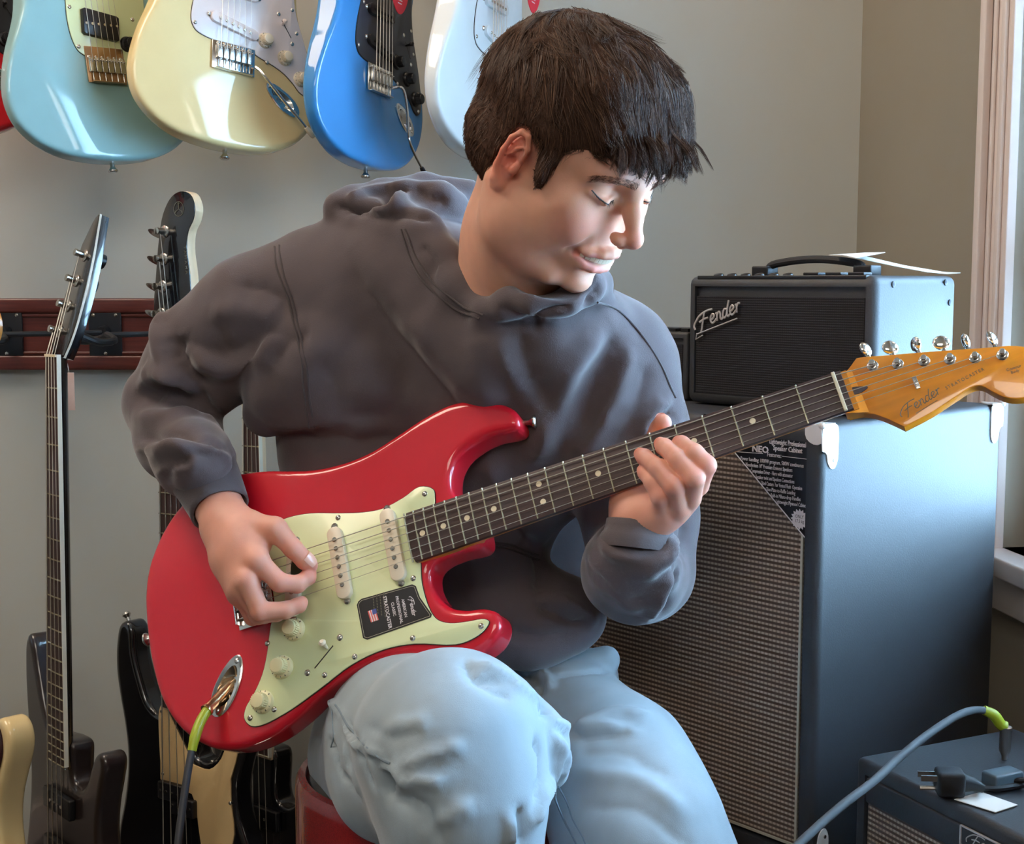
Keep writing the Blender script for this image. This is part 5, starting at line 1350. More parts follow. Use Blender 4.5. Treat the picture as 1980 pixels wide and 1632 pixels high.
# skin colours belong to the skin: lips, ears, cheeks, stubble
def skin_cols(V):
    m = V / MM; base = np.array(srgb(214, 158, 132)); c = np.tile(base, (len(V), 1))
    def blob(ctr, r, col, a=1.0):
        d = np.sqrt((((np.abs(m[:, 0]) - ctr[0]) / r[0]) ** 2 + ((m[:, 1] - ctr[1]) / r[1]) ** 2 + ((m[:, 2] - ctr[2]) / r[2]) ** 2))
        w = np.clip(1.3 - d, 0, 1)[:, None] * a; c[:] = c * (1 - w) + np.array(srgb(*col)) * w
    blob((42, 70, -18), (26, 26, 22), (216, 134, 118), .55)
    blob((80, -10, 8), (16, 26, 40), (220, 118, 100), .8)
    blob((0, 112, -12), (16, 14, 14), (212, 128, 112), .6)
    for pts, r in (([(0, 98, -42.5), (10, 97, -43), (22, 90, -45), (30, 80, -47.5)], 4.2), ([(0, 95, -61), (10, 94, -60.5), (20, 88, -57.5), (30, 79, -50.5)], 5.4)):
        a = np.stack([np.abs(m[:, 0]), m[:, 1], m[:, 2]], 1); d = np.full(len(m), 99.0)
        for p, q in zip(pts[:-1], pts[1:]):
            p = np.array(p, float); e = np.array(q, float) - p; t = np.clip(((a - p) @ e) / (e @ e), 0, 1); d = np.minimum(d, np.linalg.norm(a - p - t[:, None] * e, axis=1))
        w = np.clip((r - d) / 1.6, 0, 1)[:, None] * .85; c[:] = c * (1 - w) + np.array(srgb(206, 132, 120)) * w
    return c

# ---- hands
hand_V, hand_Q, hand_N = [], [], []
def GW(px, py, w): u, v = on_plane(GR, GT, px, py, w); return G(u, v, w)
def hand(fingers, palm, lo, hi, nails, h=0.0016):
    allp = [GW(*p[:3]) for f in fingers for p in f] + [GW(*p[:3]) for f in palm for p in f]
    allp = np.array(allp); g = Grid(allp.min(0) - 0.03, allp.max(0) + 0.03, h)
    for ch in palm: g.chain([GW(*p[:3]) for p in ch], [p[3] * MM for p in ch], 0.014)
    pal = g.F.copy()
    tot = pal
    for ch in fingers:
        g.F = np.full(g.n, 1.0, np.float32); g.chain([GW(*p[:3]) for p in ch], [p[3] * MM for p in ch], 0.003)
        k = 0.009; hh = np.maximum(k - np.abs(pal - g.F), 0) / k; fp = np.minimum(pal, g.F) - hh * hh * k * .25   # finger joined to the palm
        k = 0.0012; hh = np.maximum(k - np.abs(tot - fp), 0) / k; tot = np.minimum(tot, fp) - hh * hh * k * .25
    g.F = tot
    V, Q = g.mesh(); V = V - g.grad(V, 0.001) * g.sample(V)[:, None]
    return V, Q, g.grad(V, 0.0015), g
# picking hand (his right): thumb and index hold a pick, the others curl
RHAND = [
 [(478, 1012, 52, 13), (532, 1022, 56, 12.5), (566, 1060, 46, 10.2), (590, 1084, 36, 9.6), (601, 1093, 30, 7.6)],
 [(484, 1070, 60, 11.5), (500, 1086, 66, 11), (540, 1126, 52, 10), (575, 1130, 38, 9), (596, 1116, 29, 8.2), (600, 1108, 26, 6.5)],
 [(466, 1110, 60, 11), (478, 1124, 66, 11), (503, 1182, 52, 10), (552, 1180, 40, 9), (578, 1170, 32, 8), (584, 1164, 29, 6.4)],
 [(462, 1125, 54, 10.5), (470, 1140, 58, 10.5), (499, 1190, 34, 9.6), (535, 1186, 24, 8.6), (556, 1176, 19, 7.4)],
 [(458, 1135, 46, 9.5), (466, 1152, 48, 9.5), (488, 1194, 24, 8.4), (512, 1192, 17, 7.6), (526, 1184, 14, 6.6)]]
RPALM = [[(395, 915, 34, 24), (425, 985, 42, 23), (448, 1030, 50, 19)],
 [(440, 1010, 50, 19), (470, 1045, 56, 17), (492, 1078, 62, 13.5)], [(435, 1020, 50, 18), (455, 1070, 56, 16), (474, 1118, 62, 13)],
 [(430, 1025, 48, 17), (448, 1080, 52, 15), (466, 1135, 55, 12.5)], [(426, 1028, 44, 15), (442, 1085, 45, 14), (461, 1146, 46, 11.5)],
 [(440, 1000, 48, 17), (480, 1015, 52, 14.5)], [(470, 1030, 52, 14), (505, 1050, 52, 10)]]
rv, rq, rn, rgrid = hand(RHAND, RPALM, None, None, None)
# fretting hand (his left): fingers over the board, thumb over its top edge
LHAND = [
 [(1218, 975, -34, 15), (1238, 925, -42, 13), (1262, 862, -38, 11.5), (1276, 830, -22, 10.6), (1281, 818, -12, 9.6)],
 [(1335, 952, -8, 10), (1350, 938, 4, 10.5), (1365, 900, 30, 10.2), (1343, 876, 34, 9.2), (1318, 858, 22, 8.0), (1312, 854, 18, 6.5)],
 [(1320, 968, -8, 11), (1334, 962, 4, 11), (1342, 925, 34, 10.6), (1312, 889, 36, 9.6), (1284, 864, 24, 8.6), (1277, 858, 18, 7.0)],
 [(1300, 984, -8, 11), (1312, 980, 2, 10.8), (1304, 940, 34, 10.2), (1274, 906, 34, 9.2), (1246, 884, 24, 8.2), (1238, 878, 18, 6.8)],
 [(1278, 992, -8, 10), (1285, 990, 0, 10), (1276, 960, 24, 9.2), (1262, 934, 27, 8.2), (1248, 915, 21, 7.4), (1243, 910, 18, 6.4)]]
LPALM = [[(1228, 1070, -30, 21), (1232, 1030, -28, 22), (1236, 1000, -24, 22)],
 [(1238, 1005, -24, 21), (1290, 985, -16, 15), (1328, 965, -8, 12)], [(1236, 1005, -24, 21), (1270, 995, -14, 16), (1305, 982, -8, 12)],
 [(1232, 1005, -22, 21), (1255, 995, -14, 17), (1282, 993, -8, 12)], [(1228, 1000, -24, 20), (1219, 972, -22, 16.5), (1222, 950, -30, 14)], [(1240, 975, -24, 16), (1290, 950, -26, 14), (1330, 940, -18, 11)]]
lv, lq, ln_, lgrid = hand(LHAND, LPALM, None, None, None)

# rest of the body under the clothes, coarse
bd_ = Grid((-0.55, 1.10, 0.02), (0.30, 1.82, 1.32), 0.011)
pc(bd_, [(965, 760, 1.52, 95), (930, 900, 1.62, 120), (900, 1150, 1.66, 120), (880, 1370, 1.68, 120)], 0.05)
pc(bd_, [(650, 600, 1.60, 70), (900, 640, 1.58, 110), (1170, 730, 1.54, 70)], 0.04)
pc(bd_, [(620, 600, 1.60, 75), (460, 680, 1.60, 68), (320, 790, 1.62, 55), (368, 880, 1.54, 36)], 0.03)
pc(bd_, [(1180, 720, 1.54, 75), (1225, 900, 1.53, 68), (1240, 1080, 1.52, 58), (1235, 1035, 1.40, 40)], 0.03)
pc(bd_, [(800, 1400, 1.62, 110), (790, 1420, 1.42, 110), (880, 1470, 1.26, 95), (900, 1760, 1.24, 85), (905, 2350, 1.30, 60), (905, 2560, 1.31, 50)], 0.03)
pc(bd_, [(960, 1370, 1.66, 110), (1150, 1500, 1.52, 110), (1290, 1760, 1.40, 95), (1330, 2300, 1.42, 70)], 0.03)
bV, bQ = bd_.mesh()

Vh = hV @ RH.T + TH
allV = np.concatenate([Vh, rv, lv, bV]) - man_loc
o1, o2, o3 = len(Vh), len(Vh) + len(rv), len(Vh) + len(rv) + len(lv)
allQ = np.concatenate([hQ, rq + o1, lq + o2, bQ + o3])
allN = np.concatenate([hN @ RH.T, rn, ln_, bd_.grad(bV)])
cols = np.tile(np.array(srgb(214, 156, 132)), (len(allV), 1)); cols[:o1] = skin_cols(hV)
def tips(V, fingers, col, a=0.6, r=0.015):
    c = np.tile(np.array(srgb(216, 154, 132)), (len(V), 1))
    for f in fingers:
        for k_, s_ in ((-1, 1.0), (2, .6)):
            p = GW(*f[k_][:3]); w = np.clip(1.2 - np.linalg.norm(V - p, axis=1) / r, 0, 1)[:, None] * a * s_; c = c * (1 - w) + np.array(srgb(*col)) * w
    return c
cols[o1:o2] = tips(rv, RHAND, (214, 120, 100)); cols[o2:o3] = tips(lv, LHAND, (218, 128, 108))
bme = np_mesh('body', allV, allQ, allN)
ca_ = bme.color_attributes.new('skin', 'FLOAT_COLOR', 'POINT')
ca_.data.foreach_set('color', np.concatenate([cols, np.ones((len(cols), 1))], 1).astype(np.float32).ravel())
M['skin'] = mat('skin', (1, 1, 1), 0.48, attr='skin', var=0.04, vscale=60, bump=0.25, bscale=900, bdist=0.0004, sss=0.35, spec=0.4)
child_mesh('body', bme, M['skin'])

# teeth between the parted lips
def Hc(x, y, z): return RH @ (np.array([x, y, z]) * MM) + TH - man_loc
tt = MB()
for k in range(-6, 7):
    x = k * 4.2; y = 95.2 - 0.019 * x * x; z = -48.6 + 0.003 * x * x
    tt.box(Hc(x, y, z), (0.0047, 0.0035, 0.0088), RH @ np.array(Matrix.Rotation(-x * 0.036, 3, 'Z')))
tt.build('teeth', mat('teeth', srgb(240, 218, 192), 0.3, coat=0.2), man, bevel=0.0004)
# lash line and brows
def tuftset(name, base, dirf, n, ln, r, m, seed=1, jit=0.6):
    rd = random.Random(seed); mb = MB()
    for i in range(n):
        t = rd.random() * (len(base) - 1); k = min(int(t), len(base) - 2); f = t - k
        p = np.array(base[k]) * (1 - f) + np.array(base[k + 1]) * f + np.array([rd.uniform(-jit, jit), 0, rd.uniform(-jit, jit) * 2.0])
        d = np.array(dirf(t / (len(base) - 1))); d = d / np.linalg.norm(d) * ln * rd.uniform(.7, 1.2)
        mb.tube([Hc(*p), Hc(*(p + d * .5 + np.array([0, .4, 0]))), Hc(*(p + d))], [r, r * .8, r * .2], 3, cap=False)
    return mb.build(name, m, man)
M['browhair'] = mat('brow_hair', srgb(84, 58, 48), 0.95, spec=0.05)
M['hairdark'] = mat('hair_dark', srgb(34, 24, 20), 0.5)
def surf_y(x, z):
    q = np.array([[x * MM, y * MM, z * MM] for y in np.arange(125, 40, -0.5)]); f = hd.sample(q); i = int(np.argmax(f < 0)); return q[i, 1] / MM
for s in (1, -1):
    br = [(x * s, surf_y(x * s, z) - 0.2, z) for x, z in ((10, 36), (18, 38.5), (28, 41), (38, 41), (47, 37), (53, 33))]
    tuftset('eyebrow', br, lambda t: (s * (1 + t), 0.15 - .6 * t, 0.9 - 1.5 * t), 420, 6.0, 0.00013, M['browhair'], 3 + s, 1.9)
    el = [(x * s, surf_y(x * s, z) + 0.2, z) for x, z in ((20, 14.8), (26, 13.6), (33, 14.0), (41, 16.6), (48.5, 21.5))]
    MB().tube([Hc(*p) for p in spline(el, 4, closed=False)], 0.0008, 6).build('eyelid_line', M['hairdark'], man)
    tuftset('eyelashes', el, lambda t: (s * (t - .4), 1.0, -.9), 40, 4.5, 0.00013, M['hairdark'], 7 + s, 0.2)
# finger nails
def nail(px, py, w, dirp, up, sx, sy, grid):
    c = GW(px, py, w); d = GW(*dirp) - c; d /= np.linalg.norm(d); 
    n = np.array(up, float); n = n - d * (n @ d); n /= np.linalg.norm(n)
    for _ in range(60):
        if grid.sample(c[None])[0] > -0.0002: break
        c = c + n * 0.0004
    x = np.cross(d, n); mb = MB(); pts = []; F = []
    for i in range(7):
        for j in range(7):
            a = (i - 3) / 3; b = (j - 3) / 3; rr = 1 - 0.25 * max(b, 0) ** 2
            pts.append(c + x * a * sx * rr + d * b * sy + n * (0.0009 - 0.0022 * a * a - 0.0006 * b * b) - man_loc)
    for i in range(6):
        for j in range(6): F.append((i * 7 + j, (i + 1) * 7 + j, (i + 1) * 7 + j + 1, i * 7 + j + 1))
    mb.add(pts, F).build('fingernail', M['nail'], man)
M['nail'] = mat('nail', srgb(232, 172, 150), 0.28, coat=0.4)
nail(594, 1084, 36, (606, 1096, 28), (0.25, -0.7, 0.6), 0.0062, 0.0070, rgrid)
nail(1283, 818, -14, (1284, 806, -8), (-0.1, -0.2, 1), 0.0062, 0.006, lgrid)
# ------------------------------------------------------------------ clothes
def dist_poly(V, pts):
    d = np.full(len(V), 9.0)
    for p, q in zip(pts[:-1], pts[1:]):
        e = q - p; t = np.clip(((V - p) @ e) / (e @ e + 1e-12), 0, 1); d = np.minimum(d, np.linalg.norm(V - p - t[:, None] * e, axis=1))
    return d
def fold(V, N, fac, defs):
    """relief on a cloth: each fold is a line on the surface given by photo positions, an amplitude and a width in mm (+ ridge, - crease)"""
    vp = PX(V); disp = np.zeros(len(V)); cand = np.where(fac)[0]; cp = vp[cand]
    for line, amp, wid in defs:
        pts = []
        sp = spline(line, 4, closed=False)
        for q in sp:
            m = np.abs(cp - q).max(1) < 7; ids = cand[m]
            if len(ids): j = ids[np.argmin(V[ids, 1])]; pts.append(V[j])
        if len(pts) < 2: continue
        pts = np.array(pts); bb = (V > pts.min(0) - 0.06).all(1) & (V < pts.max(0) + 0.06).all(1); ii = np.where(bb)[0]
        # taper towards both ends
        best = np.full(len(ii), 9.0); tpos = np.zeros(len(ii)); n = len(pts) - 1
        for k in range(n):
            p, q = pts[k], pts[k + 1]
            if np.linalg.norm(q - p) > 0.08: continue
            e = q - p; t = np.clip(((V[ii] - p) @ e) / (e @ e + 1e-12), 0, 1); d = np.linalg.norm(V[ii] - p - t[:, None] * e, axis=1)
            u = d < best; best[u] = d[u]; tpos[u] = ((k + t) / n)[u]
        tap = np.clip(np.minimum(tpos, 1 - tpos) * 5 + 0.25, 0, 1); w = wid * MM
        amp = amp * 1.55
        prof = np.exp(-(best / w) ** 2) if amp > 0 else np.exp(-(best / w) ** 1.3)
        disp[ii] += amp * MM * prof * tap
    return disp
def smooth_noise(V, sc, seed):
    rs = np.random.RandomState(seed); r = np.zeros(len(V))
    for _ in range(10):
        k = rs.normal(size=3); k /= np.linalg.norm(k); r += np.sin(V @ k * sc * rs.uniform(.6, 1.6) + rs.uniform(0, 6.3))
    return r / 10
def finish_cloth(name, g, m, folds, h_noise=0.0015, label=None, seams=()):
    V, Q = g.mesh(); N = g.grad(V); V = V - N * g.sample(V)[:, None]
    cd = np.array([0, 0, CAMZ]) - V; cd /= np.linalg.norm(cd, axis=1)[:, None]
    fac = (N * cd).sum(1) > 0.12
    # visible: no big occlusion test needed, the nearest vertex along the line is taken
    d = fold(V, N, fac, folds) + h_noise * smooth_noise(V, 60, 3) + h_noise * .5 * smooth_noise(V, 140, 5)
    V2 = V + N * d[:, None]
    me = np_mesh(name, V2 - man_loc, Q)
    o = child_mesh(name, me, m, label)
    # stitched seams follow the finished surface
    vp = PX(V2); cand = np.where(fac)[0]; cp = vp[cand]
    for line, rad, off, mt in seams:
        pts = []
        for q in spline(line, 5, closed=False):
            mm_ = np.abs(cp - q).max(1) < 6; ids = cand[mm_]
            if len(ids): j = ids[np.argmin(V2[ids, 1])]; pts.append(V2[j] + N[j] * off - man_loc)
        if len(pts) > 2:
            pts = np.array(pts)
            for _ in range(3): pts[1:-1] = (pts[:-2] + pts[1:-1] * 2 + pts[2:]) / 4
            MB().tube(pts, rad, 6).build(name + '_seam', mt, o)
    return o, V2, N

M['hoodie'] = mat('hoodie_fleece', srgb(93, 84, 86), 0.92, var=0.10, vscale=8, bump=0.4, bscale=900, bdist=0.001, sheen=0.35, spec=0.1)
M['hoodie_rib'] = mat('hoodie_rib', srgb(86, 78, 80), 0.92, var=0.08, vscale=30, bump=0.35, bscale=700, bdist=0.0008, sheen=0.3)
M['hoodie_thread'] = mat('hoodie_thread', srgb(70, 62, 64), 0.9, sheen=0.3)
hg_ = Grid(P(215, 1320, 1.62) * np.array([1, 0, 1]) + np.array([0, 1.26, 0]), (0.27, 1.80, 1.36), 0.0040)
g = hg_
pc(g, [(700, 640, 1.61, 180), (735, 870, 1.63, 178), (770, 1120, 1.66, 160)], 0.05)
pc(g, [(900, 650, 1.585, 180), (930, 880, 1.615, 175), (930, 1110, 1.615, 125)], 0.05)
pc(g, [(1080, 730, 1.56, 150), (1070, 860, 1.58, 130)], 0.05)
pc(g, [(1060, 900, 1.70, 105), (1050, 1150, 1.70, 90)], 0.02)
pc(g, [(640, 570, 1.60, 125), (760, 545, 1.575, 125), (900, 600, 1.54, 130)], 0.05)            # right shoulder yoke
pc(g, [(1000, 680, 1.53, 120), (1120, 680, 1.52, 110), (1180, 705, 1.52, 110)], 0.05)           # left shoulder yoke
pc(g, [(955, 1180, 1.555, 100), (1020, 1195, 1.55, 88), (1100, 1188, 1.56, 74)], 0.04)          # bag of the body above the hem
pc(g, [(600, 590, 1.59, 120), (500, 620, 1.59, 118), (400, 690, 1.60, 98), (320, 770, 1.62, 76)], 0.035)   # right upper arm
pc(g, [(720, 690, 1.57, 145), (630, 700, 1.56, 135), (560, 745, 1.56, 92), (516, 800, 1.565, 46)], 0.008)              # cloth hanging under the arm
pc(g, [(318, 790, 1.62, 72), (345, 850, 1.58, 78), (374, 888, 1.50, 70), (386, 898, 1.465, 62)], 0.02)   # right forearm
pc(g, [(1195, 720, 1.525, 112), (1222, 870, 1.515, 108), (1238, 1000, 1.51, 102), (1240, 1095, 1.49, 98)], 0.035)  # left upper arm
pc(g, [(1240, 1105, 1.49, 98), (1226, 1105, 1.43, 96), (1228, 1085, 1.375, 84), (1232, 1060, 1.355, 74)], 0.02)
fw = GW(1236, 1000, -24); ft_ = GW(1230, 1060, -30)
g.chain([fw + (fw - ft_) * 1.2, fw * .6 + ft_ * .4], [0.036, 0.030], 0.006, 'sub')
# hood lying behind and around the neck
pc(g, [(905, 372, 1.60, 26), (820, 366, 1.60, 28), (740, 380, 1.585, 30), (680, 392, 1.57, 28), (655, 398, 1.56, 22)], 0.012)
pc(g, [(655, 402, 1.56, 20), (700, 418, 1.54, 28), (765, 425, 1.52, 36), (815, 450, 1.50, 40), (848, 500, 1.48, 38), (885, 555, 1.455, 32), (930, 598, 1.43, 24)], 0.014)
pc(g, [(790, 372, 1.565, 26), (850, 385, 1.56, 30), (880, 400, 1.57, 28)], 0.016)
pc(g, [(690, 430, 1.58, 40), (770, 470, 1.555, 62), (830, 540, 1.52, 62), (880, 590, 1.49, 52)], 0.03)
pc(g, [(938, 600, 1.420, 22), (985, 586, 1.400, 27), (1035, 582, 1.388, 32), (1090, 574, 1.385, 34), (1135, 556, 1.40, 31), (1158, 545, 1.44, 26)], 0.014)
pc(g, [(960, 640, 1.47, 50), (1060, 640, 1.45, 50), (1140, 610, 1.46, 48)], 0.03)
# neck opening and sleeve openings
nk0 = RH @ np.array([0, -0.030, -0.02]) + TH
pc(g, [(880, 650, 1.50, 80), (975, 668, 1.475, 84), (1060, 660, 1.46, 80), (1130, 645, 1.475, 70)], 0.03)
pc(g, [(940, 760, 1.535, 110), (1060, 780, 1.52, 100)], 0.05)
pc(g, [(505, 548, 1.575, 64)], 0.02)
pc(g, [(352, 655, 1.61, 56)], 0.015)
hp_ = P(960, 535, 1.475)
g.chain([nk0, hp_], [0.062, 0.040], 0.008, 'sub')
g.chain([P(1090, 522, 1.37), P(1040, 528, 1.39)], [0.030, 0.026], 0.008, 'sub')
FH = [
 # right sleeve folds
 ([(330, 640), (345, 700), (395, 760), (450, 830), (500, 850)], -11, 10), ([(320, 600), (300, 625), (310, 690), (350, 745)], 6, 12),
 ([(360, 690), (430, 720), (500, 690), (530, 640)], 7, 14), ([(345, 650), (430, 690), (490, 660)], -4, 10),
 ([(262, 745), (330, 735), (400, 770), (455, 810)], 7, 10), ([(265, 760), (330, 760), (400, 795), (450, 835)], -7, 8),
 ([(250, 800), (320, 800), (380, 790), (430, 820)], 6, 12), ([(262, 850), (330, 830), (400, 850), (450, 865)], -6, 9),
 ([(285, 890), (340, 860), (400, 860), (452, 885)], 6, 10), ([(310, 930), (350, 885), (400, 872), (450, 895)], -5, 6),
 ([(255, 868), (320, 862), (390, 882)], 5, 7), ([(300, 922), (350, 902), (392, 893)], 4, 6), ([(455, 545), (520, 560), (560, 600)], -4, 10), ([(400, 600), (470, 600), (540, 620)], 5, 14), ([(610, 700), (650, 740), (660, 800)], -3, 12),
 ([(275, 715), (300, 720), (350, 745)], 4, 7), ([(430, 600), (420, 650), (440, 690)], -3, 9),
 # big diagonal drag lines on the chest
 ([(665, 480), (720, 590), (800, 700), (870, 790), (890, 830)], -6, 16), ([(690, 470), (770, 590), (850, 690), (930, 790)], 6, 20),
 ([(620, 560), (680, 680), (760, 790)], 3, 26), ([(600, 800), (720, 770), (820, 790)], 4, 22),
 ([(540, 830), (640, 815), (740, 830)], 6, 14), ([(560, 848), (660, 846), (780, 852)], -6, 10),
 ([(520, 700), (560, 650), (600, 640)], -5, 16), ([(700, 640), (640, 740), (620, 800)], -3, 20),
 # right part of the chest, drag lines towards the raised arm
 ([(950, 640), (985, 720), (1035, 800), (1050, 880)], 5, 14), ([(1000, 640), (1010, 720), (1060, 790)], -4, 12),
 ([(1180, 620), (1110, 720), (1060, 830), (1020, 900)], 6, 15), ([(1200, 640), (1160, 740), (1120, 850)], -5, 14),
 ([(1220, 660), (1200, 740), (1150, 850), (1110, 900)], 6, 12), ([(1260, 700), (1230, 790), (1180, 870)], -4, 12),
 ([(1300, 770), (1265, 800), (1240, 850)], 6, 8), ([(1310, 785), (1285, 810), (1270, 850)], -6, 7),
 ([(920, 650), (925, 720), (960, 800)], 3, 16),
 # belly
 ([(960, 930), (1000, 1020), (1050, 1080), (1045, 1150)], -10, 12), ([(930, 880), (980, 980), (1040, 1060)], 6, 16),
 ([(960, 1000), (1040, 1010), (1048, 1100)], 4, 16), ([(870, 1140), (960, 1220), (1060, 1240), (1150, 1225)], -5, 12),
 ([(1045, 1160), (1100, 1190), (1150, 1215)], -9, 10), ([(1080, 1150), (1130, 1180), (1175, 1220)], 5, 10),
 # left sleeve
 ([(1165, 985), (1200, 1045), (1260, 1060), (1300, 1020)], -6, 8), ([(1150, 1030), (1200, 1075), (1270, 1075), (1318, 1030)], 6, 9),
 ([(1310, 1060), (1270, 1100), (1235, 1115)], 6, 10), ([(1130, 1050), (1180, 1140), (1230, 1195)], 4, 12), ([(1140, 1100), (1200, 1160), (1260, 1170)], -4, 12),
 ([(1300, 1110), (1280, 1160), (1262, 1200)], 6, 9), ([(1320, 1100), (1302, 1150), (1285, 1190)], -5, 7), ([(1335, 1000), (1320, 1060), (1300, 1090)], -5, 8),
 ([(1245, 1000), (1290, 985), (1320, 930)], -4, 10),
 # hood
 ([(645, 394), (690, 390), (740, 380), (785, 360)], -12, 6), ([(660, 380), (720, 364), (780, 350)], 5, 7), ([(700, 405), (750, 395), (790, 362)], 6, 7), ([(800, 352), (830, 380), (870, 400)], -6, 7), ([(655, 400), (720, 412), (790, 408), (850, 420)], -6, 8), ([(810, 470), (830, 500), (838, 520)], -4, 6),
 ([(1035, 630), (1070, 605), (1110, 590)], -5, 6), ([(1140, 600), (1150, 575), (1160, 560)], -4, 6), ([(960, 600), (1010, 622), (1040, 630)], -4, 7),
]
TH_ = M['hoodie_thread']
seams_h = [([(535, 470), (542, 520), (565, 590), (585, 680), (596, 760), (603, 832)], 0.0013, 0.0007, TH_), ([(528, 473), (535, 522), (557, 592), (577, 682), (588, 762), (596, 832)], 0.0013, 0.0007, TH_),
 ([(772, 440), (790, 500), (830, 560), (880, 600), (925, 618)], 0.0012, 0.0006, TH_), ([(782, 438), (800, 495), (838, 550), (885, 592), (930, 610)], 0.0012, 0.0006, TH_),
 ([(1160, 585), (1200, 600), (1250, 650), (1290, 720), (1310, 770)], 0.0012, 0.0006, TH_),
 ([(952, 1050), (1000, 1056), (1046, 1075)], 0.0013, 0.0007, TH_), ([(952, 1058), (1000, 1064), (1044, 1083)], 0.0013, 0.0007, TH_)]
hood, HV, HN = finish_cloth('hoodie', g, M['hoodie'], FH, 0.0020, seams=seams_h)
# ribbed cuffs
def cuff(c0, c1, r0, r1, label=None, flip=False):
    c0, c1 = np.array(c0), np.array(c1); d = (c1 - c0); L = np.linalg.norm(d); d /= L
    q = np.array([0, 0, 1.]); x = np.cross(d, q); x /= np.linalg.norm(x); y = np.cross(d, x); n = 144; mb = MB(); pts = []; F = []
    prof = [(-0.004, r0 * 1.10), (0.004, r0 * 1.12), (0.010, r0 * 1.04), (L * .5, (r0 + r1) / 2 * 1.03), (L - 0.006, r1 * 1.02), (L, r1 * 1.0), (L + 0.001, r1 * .94), (L - 0.006, r1 * .88), (L * .5, r1 * .86)]
    for j, (t, r) in enumerate(prof):
        for k in range(n):
            a = 2 * math.pi * k / n; rr = r * (1 + (0.006 if k % 2 else -0.006)) + 0.0012 * math.sin(3 * a + t * 60)
            pts.append(c0 + d * t + rr * (x * math.cos(a) + y * math.sin(a)) - man_loc)
    for j in range(len(prof) - 1):
        for k in range(n): k2 = (k + 1) % n; F.append((j * n + k, j * n + k2, (j + 1) * n + k2, (j + 1) * n + k))
    return mb.add(pts, F).build('cuff', M['hoodie_rib'], hood, angle=80)
rw0, rw1 = GW(385, 897, 34), GW(424, 984, 41)
cuff(rw0, rw1, 0.0385, 0.0325)
cuff(ft_ * .9 + fw * .1, fw * .85 + ft_ * .15, 0.0360, 0.0335)
# hem band
hem = [(900, 1262, 1.50, 0), (960, 1268, 1.49, 0), (1030, 1266, 1.49, 0), (1100, 1250, 1.50, 0), (1150, 1232, 1.515, 0), (1172, 1222, 1.55, 0)]
for o in (hood,): pass

# jeans
M['denim'] = mat('pale_denim', srgb(158, 172, 180), 0.85, var=0.13, vscale=14, stretch=(1, 1, 0.35), bump=0.3, bscale=1500, bdist=0.0006, sheen=0.2, spec=0.15)
M['denim_thread'] = mat('denim_seam', srgb(126, 142, 154), 0.85)
g = Grid((-0.27, 1.06, 0.06), (0.30, 1.80, 0.86), 0.0046)
pc(g, [(860, 1360, 1.66, 125), (960, 1340, 1.64, 90)], 0.04)
pc(g, [(745, 1425, 1.50, 138), (800, 1422, 1.38, 156), (872, 1440, 1.24, 172)], 0.04)
pc(g, [(872, 1440, 1.24, 170), (900, 1560, 1.215, 142), (900, 1720, 1.22, 136), (905, 2000, 1.25, 118), (905, 2620, 1.31, 100)], 0.04)
pc(g, [(985, 1370, 1.29, 50), (1040, 1430, 1.28, 48), (1066, 1490, 1.28, 34)], 0.03)
pc(g, [(700, 1480, 1.50, 95), (760, 1520, 1.36, 90), (830, 1560, 1.26, 90)], 0.04)
pc(g, [(1050, 1350, 1.60, 82), (1110, 1400, 1.53, 108), (1190, 1490, 1.45, 140), (1235, 1610, 1.40, 160), (1290, 1760, 1.37, 160), (1310, 2000, 1.38, 128), (1300, 2480, 1.41, 100)], 0.04)
pc(g, [(930, 1325, 1.60, 62), (1040, 1315, 1.60, 62), (1140, 1310, 1.595, 58)], 0.02)
pc(g, [(1000, 1322, 1.575, 40), (1100, 1300, 1.57, 36), (1172, 1276, 1.565, 28)], 0.012)
